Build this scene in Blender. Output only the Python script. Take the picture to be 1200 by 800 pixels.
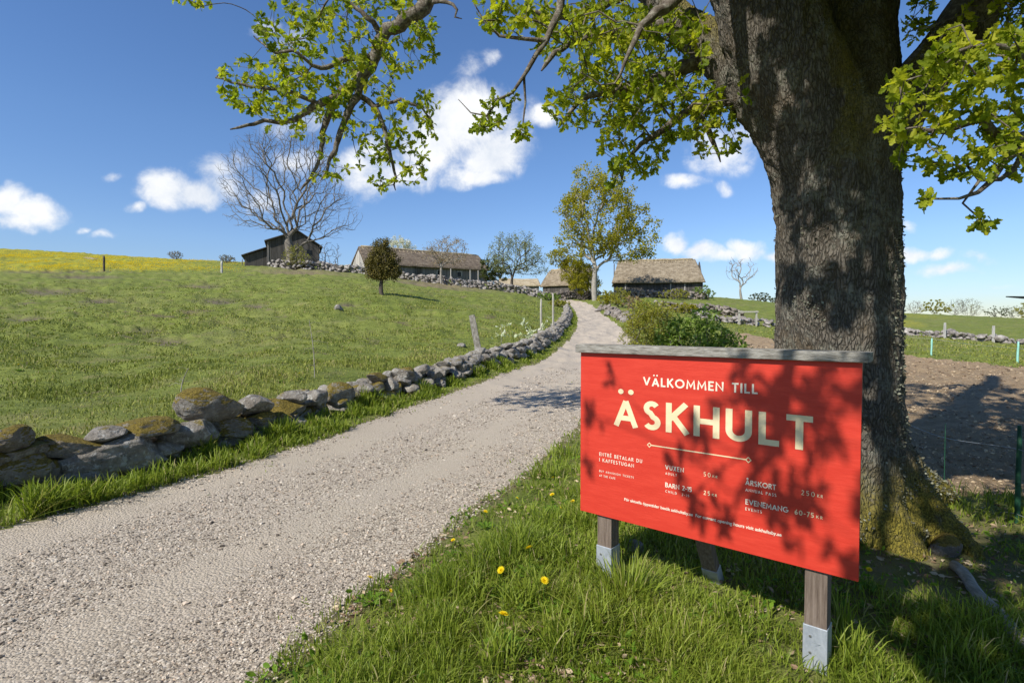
import bpy, bmesh, math, random
import numpy as np
from mathutils import Vector, Matrix

for o in list(bpy.data.objects): bpy.data.objects.remove(o)
scene = bpy.context.scene
COL = scene.collection
R = math.radians
random.seed(7)
RNG = np.random.default_rng(11)

# ------------------------------------------------------------------ camera
PITCH = R(1.6)
CAMZ = 1.6
cam = bpy.data.cameras.new('camera')
cam.lens = 19.2; cam.sensor_width = 36.0; cam.clip_start = 0.05; cam.clip_end = 8000
cam_o = bpy.data.objects.new('camera', cam); COL.objects.link(cam_o)
cam_o.location = (0, 0, CAMZ); cam_o.rotation_euler = (R(90) - PITCH, 0, 0)
scene.camera = cam_o

# ------------------------------------------------------------------ exposure, sun
scene.view_settings.view_transform = 'Standard'
scene.view_settings.look = 'None'
scene.view_settings.exposure = 0.33
scene.view_settings.gamma = 1.0
scene.view_settings.use_curve_mapping = False
try:
    scene.cycles.max_bounces = 6; scene.cycles.diffuse_bounces = 3; scene.cycles.glossy_bounces = 2
    scene.cycles.transmission_bounces = 3; scene.cycles.transparent_max_bounces = 8
except Exception: pass

SUN_EL = R(43)
SUN_H = Vector((-0.72, -0.69, 0)).normalized()
SUN_DIR = Vector((SUN_H.x * math.cos(SUN_EL), SUN_H.y * math.cos(SUN_EL), math.sin(SUN_EL)))
sl = bpy.data.lights.new('sun', 'SUN'); sl.energy = 4.8; sl.angle = R(0.55); sl.color = (1.0, 0.95, 0.87)
so = bpy.data.objects.new('sun', sl); COL.objects.link(so)
so.rotation_euler = SUN_DIR.to_track_quat('Z', 'Y').to_euler()

# ------------------------------------------------------------------ world
def pix_dir(px, py):
    x = (px - 600) / 640.0; y = (400 - py) / 640.0
    c, s = math.cos(PITCH), math.sin(PITCH)
    return Vector((x, c + s * y, -s + c * y))

class NT:
    """tiny helper round a node tree"""
    def __init__(s, tree): s.t = tree; s.n = tree.nodes; s.l = tree.links
    def new(s, typ, **kw):
        n = s.n.new(typ)
        for k, v in kw.items(): setattr(n, k, v)
        return n
    def link(s, a, b): s.l.new(a, b)
    def put(s, sock, v):
        if isinstance(v, bpy.types.NodeSocket): s.l.new(v, sock)
        else: sock.default_value = v
    def math(s, op, a, b=None, c=None, clamp=False):
        n = s.new('ShaderNodeMath', operation=op, use_clamp=clamp)
        s.put(n.inputs[0], a)
        if b is not None: s.put(n.inputs[1], b)
        if c is not None: s.put(n.inputs[2], c)
        return n.outputs[0]
    def vmath(s, op, a, b=None):
        n = s.new('ShaderNodeVectorMath', operation=op)
        s.put(n.inputs[0], a)
        if b is not None: s.put(n.inputs[1], b)
        return n.outputs['Value'] if op in ('DOT_PRODUCT', 'LENGTH') else n.outputs[0]
    def noise(s, vec, scale, detail=4, rough=0.55, dist=0.0):
        n = s.new('ShaderNodeTexNoise'); s.put(n.inputs['Vector'], vec)
        n.inputs['Scale'].default_value = scale; n.inputs['Detail'].default_value = detail
        n.inputs['Roughness'].default_value = rough; n.inputs['Distortion'].default_value = dist
        return n.outputs['Fac']
    def voro(s, vec, scale, feature='F1', out='Distance', rnd=1.0):
        n = s.new('ShaderNodeTexVoronoi', feature=feature); s.put(n.inputs['Vector'], vec)
        n.inputs['Scale'].default_value = scale; n.inputs['Randomness'].default_value = rnd
        return n.outputs[out]
    def ramp(s, f, stops, interp='LINEAR'):
        n = s.new('ShaderNodeValToRGB'); n.color_ramp.interpolation = interp
        e = n.color_ramp.elements
        while len(e) < len(stops): e.new(0.5)
        for i, (p, c) in enumerate(stops):
            e[i].position = p
            c = (c, c, c) if not hasattr(c, '__len__') else c
            e[i].color = (c[0], c[1], c[2], 1)
        s.put(n.inputs[0], f); return n.outputs[0]
    def mix(s, f, a, b, mode='MIX'):
        n = s.new('ShaderNodeMix', data_type='RGBA', blend_type=mode)
        s.put(n.inputs[0], f)
        for i, v in ((6, a), (7, b)):
            if not isinstance(v, bpy.types.NodeSocket): v = (v[0], v[1], v[2], 1)
            s.put(n.inputs[i], v)
        return n.outputs[2]
    def smooth(s, v, lo, hi):
        n = s.new('ShaderNodeMapRange', interpolation_type='SMOOTHSTEP')
        s.put(n.inputs[0], v); s.put(n.inputs[1], lo); s.put(n.inputs[2], hi)
        return n.outputs[0]

world = bpy.data.worlds.new('World'); scene.world = world; world.use_nodes = True
w = NT(world.node_tree); w.n.clear()
sky = w.new('ShaderNodeTexSky', sky_type='NISHITA')
sky.sun_disc = False; sky.sun_elevation = SUN_EL; sky.sun_rotation = math.atan2(SUN_DIR.x, SUN_DIR.y)
sky.altitude = 0; sky.air_density = 1.0; sky.dust_density = 0.05; sky.ozone_density = 3.0
tc = w.new('ShaderNodeTexCoord'); D = tc.outputs['Generated']
sep = w.new('ShaderNodeSeparateXYZ'); w.link(D, sep.inputs[0])
hs = w.new('ShaderNodeHueSaturation'); hs.inputs['Saturation'].default_value = 1.25; hs.inputs['Value'].default_value = 1.0
w.link(sky.outputs[0], hs.inputs['Color'])
# cumulus clouds: (px, py, half width px, half height px, strength) of puffs, turned into directions
CLOUDS = [
 (8, 240, 34, 22, 1.0), (40, 252, 40, 20, 1.0), (22, 262, 44, 12, .8),
 (193, 222, 34, 26, 1.0), (228, 228, 32, 20, .9), (262, 215, 34, 22, .65), (255, 190, 40, 22, .55), (300, 235, 40, 18, .5),
 (132, 209, 14, 6, .45), (155, 246, 12, 8, .5), (122, 277, 20, 7, .45), (98, 270, 10, 5, .4),
 (545, 140, 60, 44, 1.05), (575, 175, 46, 36, 1.0), (510, 165, 50, 42, .95), (480, 200, 44, 26, .8), (560, 205, 44, 16, .8),
 (425, 205, 34, 30, .75), (440, 175, 26, 20, .6), (632, 140, 18, 14, .75), (600, 125, 30, 14, .4), (350, 140, 44, 20, .5), (345, 55, 26, 40, .42), (310, 35, 26, 16, .4), (350, 190, 40, 20, .4),
 (550, 80, 28, 14, .35), (580, 70, 14, 14, .4),
 (790, 289, 20, 15, .95), (820, 298, 30, 12, .95), (845, 301, 22, 8, .8), (872, 294, 24, 16, .95), (900, 300, 18, 10, .8),
 (845, 180, 44, 26, .62), (800, 215, 30, 12, .6), (842, 222, 12, 9, .5), (875, 160, 30, 24, .55),
 (1062, 294, 26, 9, .7), (1095, 294, 24, 8, .62), (1110, 314, 42, 10, .72), (1060, 266, 12, 6, .5), (1150, 300, 30, 8, .4),
 (1160, 335, 30, 6, .3),
]
# directions as slopes: (x / y, z / y); the half of the sky behind the camera mirrors the front
ay = w.math('MAXIMUM', w.math('ABSOLUTE', sep.outputs[1]), 0.02)
cs = w.new('ShaderNodeCombineXYZ'); w.link(w.math('DIVIDE', sep.outputs[0], ay), cs.inputs[0]); w.link(w.math('DIVIDE', sep.outputs[2], ay), cs.inputs[1])
wob = w.new('ShaderNodeTexNoise'); w.link(cs.outputs[0], wob.inputs['Vector']); wob.inputs['Scale'].default_value = 10; wob.inputs['Detail'].default_value = 4
wsc = w.new('ShaderNodeVectorMath', operation='MULTIPLY_ADD'); w.link(wob.outputs['Color'], wsc.inputs[0])
wsc.inputs[1].default_value = (0.07, 0.07, 0); wsc.inputs[2].default_value = (-0.035, -0.035, 0)
DW = w.vmath('ADD', cs.outputs[0], wsc.outputs[0])
acc = None
for (px, py, hw, hh, st) in CLOUDS:
    d = pix_dir(px, py); u, v = d.x / d.y, d.z / d.y
    kx, ky = 640 / hw / 1.3, 640 / hh / 1.3
    q = w.new('ShaderNodeVectorMath', operation='MULTIPLY_ADD'); w.link(DW, q.inputs[0]); q.inputs[1].default_value = (kx, ky, 0); q.inputs[2].default_value = (-u * kx, -v * ky, 0)
    m = w.math('MULTIPLY_ADD', w.vmath('LENGTH', q.outputs[0]), -st, st)
    acc = m if acc is None else w.math('SMOOTH_MAX', acc, m, 0.10)
acc = w.math('MAXIMUM', acc, 0.0)
n1 = w.noise(D, 15, 8, 0.66, 0.25)
n2 = w.noise(D, 5, 3, 0.6)
dens = w.math('ADD', acc, w.math('MULTIPLY', w.math('SUBTRACT', n1, 0.5), 1.3))
# only near a puff
dens = w.math('MULTIPLY', w.smooth(dens, 0.05, 0.72), w.smooth(acc, 0.0, 0.25))
shade = w.smooth(w.math('ADD', w.math('MULTIPLY', n1, 0.75), w.math('MULTIPLY', n2, 0.6)), 0.45, 0.85)
ccol = w.mix(shade, (6.0, 6.5, 7.3), (8.5, 8.55, 8.6))
skyg = w.ramp(sep.outputs[2], [(0.0, (0.62, 0.66, 0.80)), (0.06, (0.80, 0.82, 0.98)), (0.14, (1.14, 1.02, 1.12)), (0.3, (1.50, 1.16, 1.18)), (0.55, (1.75, 1.20, 1.20)), (1.0, (1.6, 1.2, 1.3))])
skyc = w.mix(1.0, hs.outputs[0], skyg, 'MULTIPLY')
fin = w.mix(w.math('MULTIPLY', dens, 0.97), skyc, ccol)
bg = w.new('ShaderNodeBackground'); bg.inputs['Strength'].default_value = 0.10
w.link(fin, bg.inputs['Color'])
wo = w.new('ShaderNodeOutputWorld'); w.link(bg.outputs[0], wo.inputs[0])

# ------------------------------------------------------------------ helpers
def at(px, py, d):
    v = pix_dir(px, py); return Vector((v.x * d, v.y * d, CAMZ + v.z * d))
def proj(P):
    P = np.asarray(P, float); x = P[..., 0]; y = P[..., 1]; z = P[..., 2] - CAMZ
    c, s = math.cos(PITCH), math.sin(PITCH)
    dep = y * c - z * s; up = y * s + z * c
    dd = np.where(np.abs(dep) < 1e-6, 1e-6, dep)
    return 600 + 640 * x / dd, 400 - 640 * up / dd, dep

def hash3(ix, iy, iz, seed):
    h = (ix.astype(np.int64) * 374761393 + iy.astype(np.int64) * 668265263 + iz.astype(np.int64) * 2147483647 + seed * 1274126177) & 0xFFFFFFFF
    h = ((h ^ (h >> 13)) * 1274126177) & 0xFFFFFFFF
    h = ((h ^ (h >> 16)) * 2246822519) & 0xFFFFFFFF
    return ((h ^ (h >> 15)) & 0xFFFFFF) / float(0xFFFFFF)
def vnoise(x, y, z=None, seed=0):
    x = np.asarray(x, float); y = np.asarray(y, float); z = np.zeros_like(x) if z is None else np.asarray(z, float)
    ix, iy, iz = np.floor(x), np.floor(y), np.floor(z)
    fx, fy, fz = x - ix, y - iy, z - iz
    fx = fx * fx * (3 - 2 * fx); fy = fy * fy * (3 - 2 * fy); fz = fz * fz * (3 - 2 * fz)
    out = 0
    for a in (0, 1):
        wx = fx if a else 1 - fx
        for b in (0, 1):
            wy = fy if b else 1 - fy
            for c in (0, 1):
                wz = fz if c else 1 - fz
                out = out + wx * wy * wz * hash3(ix + a, iy + b, iz + c, seed)
    return out * 2 - 1
def fbm(x, y, z=None, seed=0, oct=4, gain=0.5):
    s = 0; a = 1.0; t = 0; f = 1.0
    for i in range(oct):
        s = s + a * vnoise(x * f, y * f, None if z is None else z * f, seed + i * 17)
        t += a; a *= gain; f *= 2.03
    return s / t

def tag(o, label=None, cat=None, group=None, kind=None):
    if label: o['label'] = label
    if cat: o['category'] = cat
    if group: o['group'] = group
    if kind: o['kind'] = kind
    return o
def empty(name, loc, label, cat, group=None, rz=0):
    o = bpy.data.objects.new(name, None); COL.objects.link(o)
    o.location = loc; o.rotation_euler = (0, 0, rz); o.empty_display_size = 0.2
    return tag(o, label, cat, group)
def link_obj(name, me, parent=None, loc=None):
    o = bpy.data.objects.new(name, me); COL.objects.link(o)
    if parent is not None: o.parent = parent
    if loc is not None: o.location = loc
    return o
def mesh_np(name, V, F, mat=None, parent=None, smooth=True, attrs=None, link=True, loc=None):
    """V (n,3); F one array (m,k) or a list of such arrays"""
    V = np.asarray(V, np.float32)
    Fs = [np.asarray(f, np.int32) for f in (F if isinstance(F, list) else [F]) if len(f)]
    me = bpy.data.meshes.new(name)
    me.vertices.add(len(V)); me.vertices.foreach_set('co', V.ravel())
    nl = sum(f.size for f in Fs); npoly = sum(len(f) for f in Fs)
    me.loops.add(nl); me.loops.foreach_set('vertex_index', np.concatenate([f.ravel() for f in Fs]))
    me.polygons.add(npoly)
    tot = np.concatenate([np.full(len(f), f.shape[1], np.int32) for f in Fs])
    st = np.concatenate([[0], np.cumsum(tot)[:-1]]).astype(np.int32)
    me.polygons.foreach_set('loop_start', st)
    me.polygons.foreach_set('loop_total', tot)
    me.polygons.foreach_set('use_smooth', np.full(npoly, bool(smooth)))
    me.update(calc_edges=True)
    if attrs:
        for k, a in attrs.items():
            at_ = me.attributes.new(k, 'FLOAT', 'POINT'); at_.data.foreach_set('value', np.asarray(a, np.float32))
    if mat: me.materials.append(mat)
    if not link: return me
    return link_obj(name, me, parent, loc)

class MB:
    """collects boxes, tubes, prisms"""
    def __init__(s): s.v = []; s.f = []
    def add(s, verts, faces):
        o = len(s.v); s.v += [tuple(v) for v in verts]; s.f += [[i + o for i in f] for f in faces]
    def box(s, lo, hi, M=None, jit=0):
        x0, y0, z0 = lo; x1, y1, z1 = hi
        vs = [Vector(p) for p in ((x0,y0,z0),(x1,y0,z0),(x1,y1,z0),(x0,y1,z0),(x0,y0,z1),(x1,y0,z1),(x1,y1,z1),(x0,y1,z1))]
        if jit: vs = [v + Vector((random.uniform(-jit, jit), random.uniform(-jit, jit), random.uniform(-jit, jit))) for v in vs]
        if M is not None: vs = [M @ v for v in vs]
        s.add(vs, [(0,3,2,1),(4,5,6,7),(0,1,5,4),(1,2,6,5),(2,3,7,6),(3,0,4,7)])
    def prism(s, pts, y0, y1, M=None):
        """polygon in xz (counter clockwise) extruded along y"""
        n = len(pts)
        vs = [Vector((x, y0, z)) for x, z in pts] + [Vector((x, y1, z)) for x, z in pts]
        if M is not None: vs = [M @ v for v in vs]
        s.add(vs, [list(range(n)), list(range(2 * n - 1, n - 1, -1))] + [(i + n, (i + 1) % n + n, (i + 1) % n, i) for i in range(n)])
    def tube(s, pts, rad, sides=8, cap=True):
        pts = [Vector(p) for p in pts]
        if not hasattr(rad, '__len__'): rad = [rad] * len(pts)
        t = (pts[1] - pts[0]).normalized(); a = t.orthogonal().normalized(); base = len(s.v)
        for i, p in enumerate(pts):
            q = pts[min(i + 1, len(pts) - 1)] - pts[max(i - 1, 0)]
            q.normalize(); a = (a - q * a.dot(q)).normalized(); b = q.cross(a)
            for k in range(sides):
                an = 2 * math.pi * k / sides
                s.v.append(tuple(p + (a * math.cos(an) + b * math.sin(an)) * rad[i]))
        for i in range(len(pts) - 1):
            for k in range(sides):
                s.f.append([base + i * sides + k, base + i * sides + (k + 1) % sides, base + (i + 1) * sides + (k + 1) % sides, base + (i + 1) * sides + k])
        if cap:
            s.f.append([base + k for k in range(sides)][::-1]); s.f.append([base + (len(pts) - 1) * sides + k for k in range(sides)])
    def build(s, name, mat, parent=None, bevel=0, smooth=False, loc=None):
        me = bpy.data.meshes.new(name); me.from_pydata(s.v, [], s.f); me.update()
        if bevel:
            bm = bmesh.new(); bm.from_mesh(me)
            bmesh.ops.bevel(bm, geom=list(bm.edges), offset=bevel, segments=2, affect='EDGES', profile=0.5)
            bm.to_mesh(me); bm.free()
        me.materials.append(mat)
        if smooth:
            me.polygons.foreach_set('use_smooth', [True] * len(me.polygons))
        return link_obj(name, me, parent, loc)

# ------------------------------------------------------------------ materials
def material(name, rough=0.9):
    m = bpy.data.materials.new(name); m.use_nodes = True
    t = NT(m.node_tree); b = t.n['Principled BSDF']; b.inputs['Roughness'].default_value = rough
    b.inputs['Specular IOR Level'].default_value = 0.25
    t.bsdf = b; t.mat = m
    t.P = t.new('ShaderNodeNewGeometry').outputs['Position']
    return t
def bump(t, h, dist, strength=1.0):
    n = t.new('ShaderNodeBump'); n.inputs['Distance'].default_value = dist; n.inputs['Strength'].default_value = strength
    t.link(h, n.inputs['Height']); t.link(n.outputs[0], t.bsdf.inputs['Normal']); return n
def attr(t, name):
    n = t.new('ShaderNodeAttribute'); n.attribute_name = name; return n.outputs['Fac']
def scaled(t, v, s):
    return t.vmath('MULTIPLY', v, s)

def m_leafy(name, stops, trans=0.45, rough=0.55):
    """leaf or blade: colour by the per-vertex tint, part of the light passes through"""
    t = material(name, rough)
    c = t.ramp(attr(t, 'tint'), stops)
    t.link(c, t.bsdf.inputs['Base Color'])
    tr = t.new('ShaderNodeBsdfTranslucent')
    t.link(t.mix(1.0, c, (1.15, 1.2, 0.6), 'MULTIPLY'), tr.inputs['Color'])
    mx = t.new('ShaderNodeMixShader'); mx.inputs[0].default_value = trans
    t.link(t.bsdf.outputs[0], mx.inputs[1]); t.link(tr.outputs[0], mx.inputs[2])
    t.link(mx.outputs[0], t.n['Material Output'].inputs['Surface'])
    return t.mat
M = {}
# meadow turf
t = material('turf', 0.95)
big = t.noise(t.P, 0.12, 4, 0.6); mid = t.noise(t.P, 0.9, 5, 0.65); fine = t.noise(t.P, 9, 6, 0.75)
stretch = t.noise(scaled(t, t.P, (0.35, 1.2, 1.0)), 1.4, 6, 0.72)
c = t.mix(t.smooth(stretch, 0.38, 0.66), (0.120, 0.152, 0.024), (0.200, 0.232, 0.044))
c = t.mix(t.math('MULTIPLY', t.smooth(mid, 0.50, 0.72), 0.60), c, (0.235, 0.200, 0.085))
c = t.mix(t.math('MULTIPLY', t.smooth(big, 0.48, 0.70), 0.45), c, (0.205, 0.200, 0.07))
c = t.mix(t.math('MULTIPLY', t.smooth(fine, 0.50, 0.75), 0.55), c, (0.028, 0.058, 0.010))
mole = t.noise(scaled(t, t.P, (0.5, 1.1, 1)), 0.55, 5, 0.7)
c = t.mix(t.math('MULTIPLY', t.smooth(mole, 0.61, 0.68), 0.8), c, (0.14, 0.11, 0.065))
# dry strip below the far walls and the bare earth attribute
c = t.mix(t.math('MULTIPLY', attr(t, 'bare'), t.smooth(t.noise(t.P, 5, 5, 0.7), 0.25, 0.6)), c, (0.20, 0.150, 0.095))
c = t.mix(t.math('MULTIPLY', attr(t, 'scar'), t.smooth(t.noise(scaled(t, t.P, (.6, 1.6, 1)), 1.6, 6, 0.75), 0.36, 0.52)), c, t.mix(t.noise(t.P, 8, 4, .7), (0.05, 0.045, 0.028), (0.22, 0.175, 0.115)))
yl = t.math('MULTIPLY', attr(t, 'yellow'), t.smooth(t.noise(scaled(t, t.P, (1, 0.4, 1)), 1.1, 5, 0.8), 0.40, 0.56))
c = t.mix(t.math('MULTIPLY', yl, .55), c, (0.50, 0.42, 0.018))
t.link(c, t.bsdf.inputs['Base Color'])
h = t.math('ADD', t.math('MULTIPLY', stretch, 0.6), t.math('MULTIPLY', fine, 0.35))
bump(t, h, 0.22, 0.9)
M['turf'] = t.mat
# gravel
t = material('gravel', 0.9)
v1 = t.new('ShaderNodeTexVoronoi'); t.link(t.P, v1.inputs['Vector']); v1.inputs['Scale'].default_value = 62
v2 = t.new('ShaderNodeTexVoronoi'); t.link(t.P, v2.inputs['Vector']); v2.inputs['Scale'].default_value = 24
sp = t.new('ShaderNodeSeparateColor'); t.link(v1.outputs['Color'], sp.inputs[0])
c = t.ramp(sp.outputs[0], [(0, (0.20, 0.165, 0.125)), (0.35, (0.37, 0.31, 0.235)), (0.7, (0.47, 0.40, 0.31)), (1, (0.62, 0.55, 0.45))])
c = t.mix(t.math('MULTIPLY', t.smooth(t.noise(t.P, 1.1, 5, 0.7), 0.40, 0.66), 0.75), c, (0.44, 0.37, 0.29))
c = t.mix(t.math('MULTIPLY', t.smooth(t.noise(t.P, 0.5, 3, 0.6), 0.45, 0.7), 0.4), c, (0.49, 0.42, 0.335))
c = t.mix(t.math('MULTIPLY', t.smooth(t.noise(t.P, 30, 3, 0.8), 0.56, 0.7), 0.5), c, (0.21, 0.185, 0.16))
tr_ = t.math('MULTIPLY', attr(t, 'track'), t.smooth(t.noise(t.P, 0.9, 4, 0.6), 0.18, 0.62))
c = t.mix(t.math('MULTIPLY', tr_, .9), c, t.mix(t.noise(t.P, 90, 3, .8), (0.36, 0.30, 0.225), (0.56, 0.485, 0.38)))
t.link(c, t.bsdf.inputs['Base Color'])
h = t.math('ADD', t.math('MULTIPLY', v1.outputs['Distance'], -1.0), t.math('MULTIPLY', t.noise(t.P, 140, 3, 0.8), 0.7))
bump(t, h, 0.014, 0.8)
M['gravel'] = t.mat
# ploughed, dried earth with straw
t = material('dry_earth', 0.97)
v = t.noise(t.P, 3.2, 8, 0.78); s_ = t.noise(t.P, 22, 6, 0.8)
c = t.ramp(v, [(0.25, (0.18, 0.12, 0.065)), (0.5, (0.35, 0.25, 0.145)), (0.75, (0.49, 0.37, 0.225))])
c = t.mix(t.math('MULTIPLY', t.smooth(s_, 0.55, 0.72), 0.6), c, (0.50, 0.43, 0.31))
t.link(c, t.bsdf.inputs['Base Color']); bump(t, t.math('ADD', v, t.math('MULTIPLY', s_, 0.4)), 0.12, 1.0)
M['earth'] = t.mat

def m_noise(name, stops, scale, rough=0.9, bscale=None, bdist=0.01, stretch=None, extra=None, detail=6):
    t = material(name, rough)
    P = t.P if stretch is None else scaled(t, t.P, stretch)
    n = t.noise(P, scale, detail, 0.68)
    c = t.ramp(n, stops)
    if extra: c = extra(t, c)
    t.link(c, t.bsdf.inputs['Base Color'])
    bump(t, t.noise(P, bscale or scale * 3, 6, 0.7), bdist)
    return t.mat
def up_moss(col, lo=0.2, hi=0.75, amt=0.9, sc=4.0):
    def f(t, c):
        g = t.new('ShaderNodeNewGeometry'); sp = t.new('ShaderNodeSeparateXYZ'); t.link(g.outputs['True Normal'], sp.inputs[0])
        v = t.math('ADD', sp.outputs[2], t.math('MULTIPLY', t.math('SUBTRACT', t.noise(t.P, sc, 6, 0.7), 0.5), 2.6))
        fine = t.noise(t.P, 45, 4, 0.8)
        mc = t.mix(t.smooth(fine, 0.35, 0.65), tuple(x * 0.45 for x in col), col)
        return t.mix(t.math('MULTIPLY', t.smooth(v, lo, hi), amt), c, mc)
    return f
def stone_col(moss_lo, moss_hi, lich=0.6):
    def f(t, c):
        c = t.mix(t.math('MULTIPLY', t.smooth(t.noise(t.P, 3.1, 4, 0.6), 0.5, 0.62), 0.55), c, (0.17, 0.145, 0.12))
        c = t.mix(t.math('MULTIPLY', t.smooth(t.noise(t.P, 13, 6, 0.75), 0.52, 0.60), lich), c, (0.56, 0.56, 0.52))
        c = t.mix(t.math('MULTIPLY', t.smooth(t.noise(t.P, 9, 5, 0.75), 0.60, 0.68), 0.7), c, (0.065, 0.058, 0.05))
        return up_moss((0.27, 0.20, 0.030), moss_lo, moss_hi, 0.95, 6.5)(t, c)
    return f
GR = [(0.3, (0.13, 0.115, 0.095)), (0.5, (0.26, 0.235, 0.20)), (0.7, (0.40, 0.37, 0.32))]
M['stone'] = m_noise('granite', GR, 7, 0.92, 26, 0.05, extra=stone_col(0.95, 1.22), detail=8)
M['stone_moss'] = m_noise('mossy_granite', GR, 7, 0.95, 30, 0.06, extra=stone_col(0.20, 0.52, 0.4), detail=8)
M['stone_far'] = m_noise('field_stone', [(0.3, (0.10, 0.088, 0.078)), (0.48, (0.24, 0.215, 0.19)), (0.62, (0.42, 0.39, 0.35)), (0.75, (0.55, 0.52, 0.48))], 1.5, 0.95, 6, 0.05)
M['stone_brown'] = m_noise('brown_field_stone', [(0.3, (0.10, 0.085, 0.07)), (0.5, (0.20, 0.17, 0.14)), (0.7, (0.40, 0.36, 0.31))], 2.2, 0.95, 6, 0.05)
def thatch(name, a, b, c_):
    return m_noise(name, [(0.3, a), (0.5, b), (0.72, c_)], 1.3, 0.97, 5.0, 0.25, stretch=(1, 1, 2.2), detail=10)
M['thatch'] = thatch('thatch', (0.14, 0.108, 0.072), (0.29, 0.235, 0.16), (0.45, 0.38, 0.275))
M['thatch_old'] = thatch('old_thatch', (0.085, 0.065, 0.048), (0.18, 0.14, 0.10), (0.31, 0.255, 0.185))
M['thatch_ridge'] = thatch('thatch_ridge', (0.26, 0.20, 0.12), (0.44, 0.36, 0.23), (0.58, 0.50, 0.34))
def planks(name, a, b, sc=(3.2, 3.2, 0.25), rough=0.85):
    def ex(t, c):
        v = t.voro(scaled(t, t.P, (4.2, 4.2, 0.02)), 1.0, 'F1', 'Color')
        s2 = t.new('ShaderNodeSeparateColor'); t.link(v, s2.inputs[0])
        return t.mix(1.0, c, t.ramp(s2.outputs[0], [(0, 0.62), (1, 1.25)]), 'MULTIPLY')
    return m_noise(name, [(0.3, a), (0.7, b)], 2.5, rough, 8, 0.02, stretch=sc, extra=ex)
M['dark_wood'] = planks('dark_tarred_wood', (0.055, 0.05, 0.045), (0.12, 0.11, 0.10))
M['grey_wall'] = planks('grey_timber', (0.11, 0.105, 0.10), (0.24, 0.225, 0.21))
M['pale_wood'] = planks('pale_grey_wood', (0.36, 0.34, 0.31), (0.58, 0.55, 0.50))
M['roof_dark'] = m_noise('dark_roof', [(0.3, (0.05, 0.048, 0.045)), (0.7, (0.11, 0.10, 0.095))], 1.5)
M['white_post'] = m_noise('weathered_post', [(0.3, (0.30, 0.285, 0.26)), (0.7, (0.58, 0.56, 0.52))], 8, stretch=(1, 1, 0.3))
M['lichen_post'] = m_noise('lichened_post', [(0.3, (0.12, 0.105, 0.085)), (0.5, (0.27, 0.25, 0.21)), (0.7, (0.44, 0.43, 0.38))], 16, 0.95, 60, 0.01, stretch=(1, 1, 0.5))
M['stake'] = m_noise('grey_stake', [(0.3, (0.28, 0.26, 0.21)), (0.7, (0.46, 0.44, 0.37))], 10, stretch=(1, 1, 0.2))
def flatmat(name, col, rough=0.6, metal=0):
    t = material(name, rough); t.bsdf.inputs['Base Color'].default_value = (*col, 1); t.bsdf.inputs['Metallic'].default_value = metal
    return t.mat
M['window'] = flatmat('window_glass_dark', (0.02, 0.022, 0.025), 0.15)
# sign
t = material('red_painted_panel', 0.42)
n = t.noise(scaled(t, t.P, (1, 1, 6)), 5, 6, 0.7)
c = t.mix(t.smooth(n, 0.35, 0.7), (0.51, 0.038, 0.022), (0.575, 0.050, 0.029))
scr = t.smooth(t.noise(scaled(t, t.P, (60, 60, 3)), 1.0, 5, 0.8), 0.735, 0.77)
c = t.mix(t.math('MULTIPLY', scr, 0.35), c, (0.62, 0.35, 0.3))
t.link(c, t.bsdf.inputs['Base Color']); bump(t, t.noise(scaled(t, t.P, (1, 1, 8)), 14, 5, 0.7), 0.0012)
M['red'] = t.mat
M['cream'] = m_noise('cream_lettering', [(0.3, (0.66, 0.53, 0.31)), (0.7, (0.78, 0.66, 0.43))], 6, 0.45, 30, 0.0003)
M['cream_pale'] = m_noise('pale_lettering', [(0.3, (0.72, 0.64, 0.50)), (0.7, (0.80, 0.72, 0.58))], 6, 0.45, 30, 0.0003)
def grain(name, a, b, c_, sc):
    return m_noise(name, [(0.3, a), (0.5, b), (0.7, c_)], 9, 0.85, 22, 0.006, stretch=sc, detail=8)
M['cap_wood'] = grain('weathered_grey_cap', (0.10, 0.09, 0.075), (0.25, 0.235, 0.205), (0.40, 0.385, 0.35), (1.6, 1.6, 9))
M['post_wood'] = grain('brown_post_wood', (0.085, 0.06, 0.045), (0.17, 0.13, 0.10), (0.26, 0.205, 0.165), (7, 7, 0.45))
M['zinc'] = m_noise('galvanised_steel', [(0.35, (0.30, 0.33, 0.36)), (0.65, (0.46, 0.49, 0.52))], 22, 0.5, 40, 0.0005, stretch=(1, 1, 0.6))
M['zinc'].node_tree.nodes['Principled BSDF'].inputs['Metallic'].default_value = 0.35
M['screw'] = flatmat('screw_steel', (0.35, 0.34, 0.32), 0.4, 0.8)
M['wire'] = flatmat('fence_wire', (0.38, 0.40, 0.42), 0.5, 0.3)
M['green_post'] = m_noise('green_fence_post', [(0.3, (0.01, 0.05, 0.025)), (0.7, (0.02, 0.085, 0.045))], 8, 0.5)
M['teal_post'] = m_noise('pale_teal_post', [(0.3, (0.22, 0.52, 0.42)), (0.7, (0.34, 0.62, 0.52))], 8, 0.6)
# barks
t = material('oak_bark', 0.95)
Ps = scaled(t, t.P, (1, 1, 0.27))
vo = t.new('ShaderNodeTexVoronoi', feature='DISTANCE_TO_EDGE'); 
wn = t.new('ShaderNodeTexNoise'); t.link(Ps, wn.inputs['Vector']); wn.inputs['Scale'].default_value = 9; wn.inputs['Detail'].default_value = 4
wsn = t.new('ShaderNodeVectorMath', operation='SCALE'); t.link(t.vmath('SUBTRACT', wn.outputs['Color'], (0.5, 0.5, 0.5)), wsn.inputs[0]); wsn.inputs['Scale'].default_value = 0.10
t.link(t.vmath('ADD', Ps, wsn.outputs[0]), vo.inputs['Vector']); vo.inputs['Scale'].default_value = 44
ed = t.smooth(vo.outputs['Distance'], 0.0, 0.26)
fn = t.noise(t.P, 55, 6, 0.75)
c = t.mix(ed, (0.075, 0.062, 0.046), (0.185, 0.162, 0.130))
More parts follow.
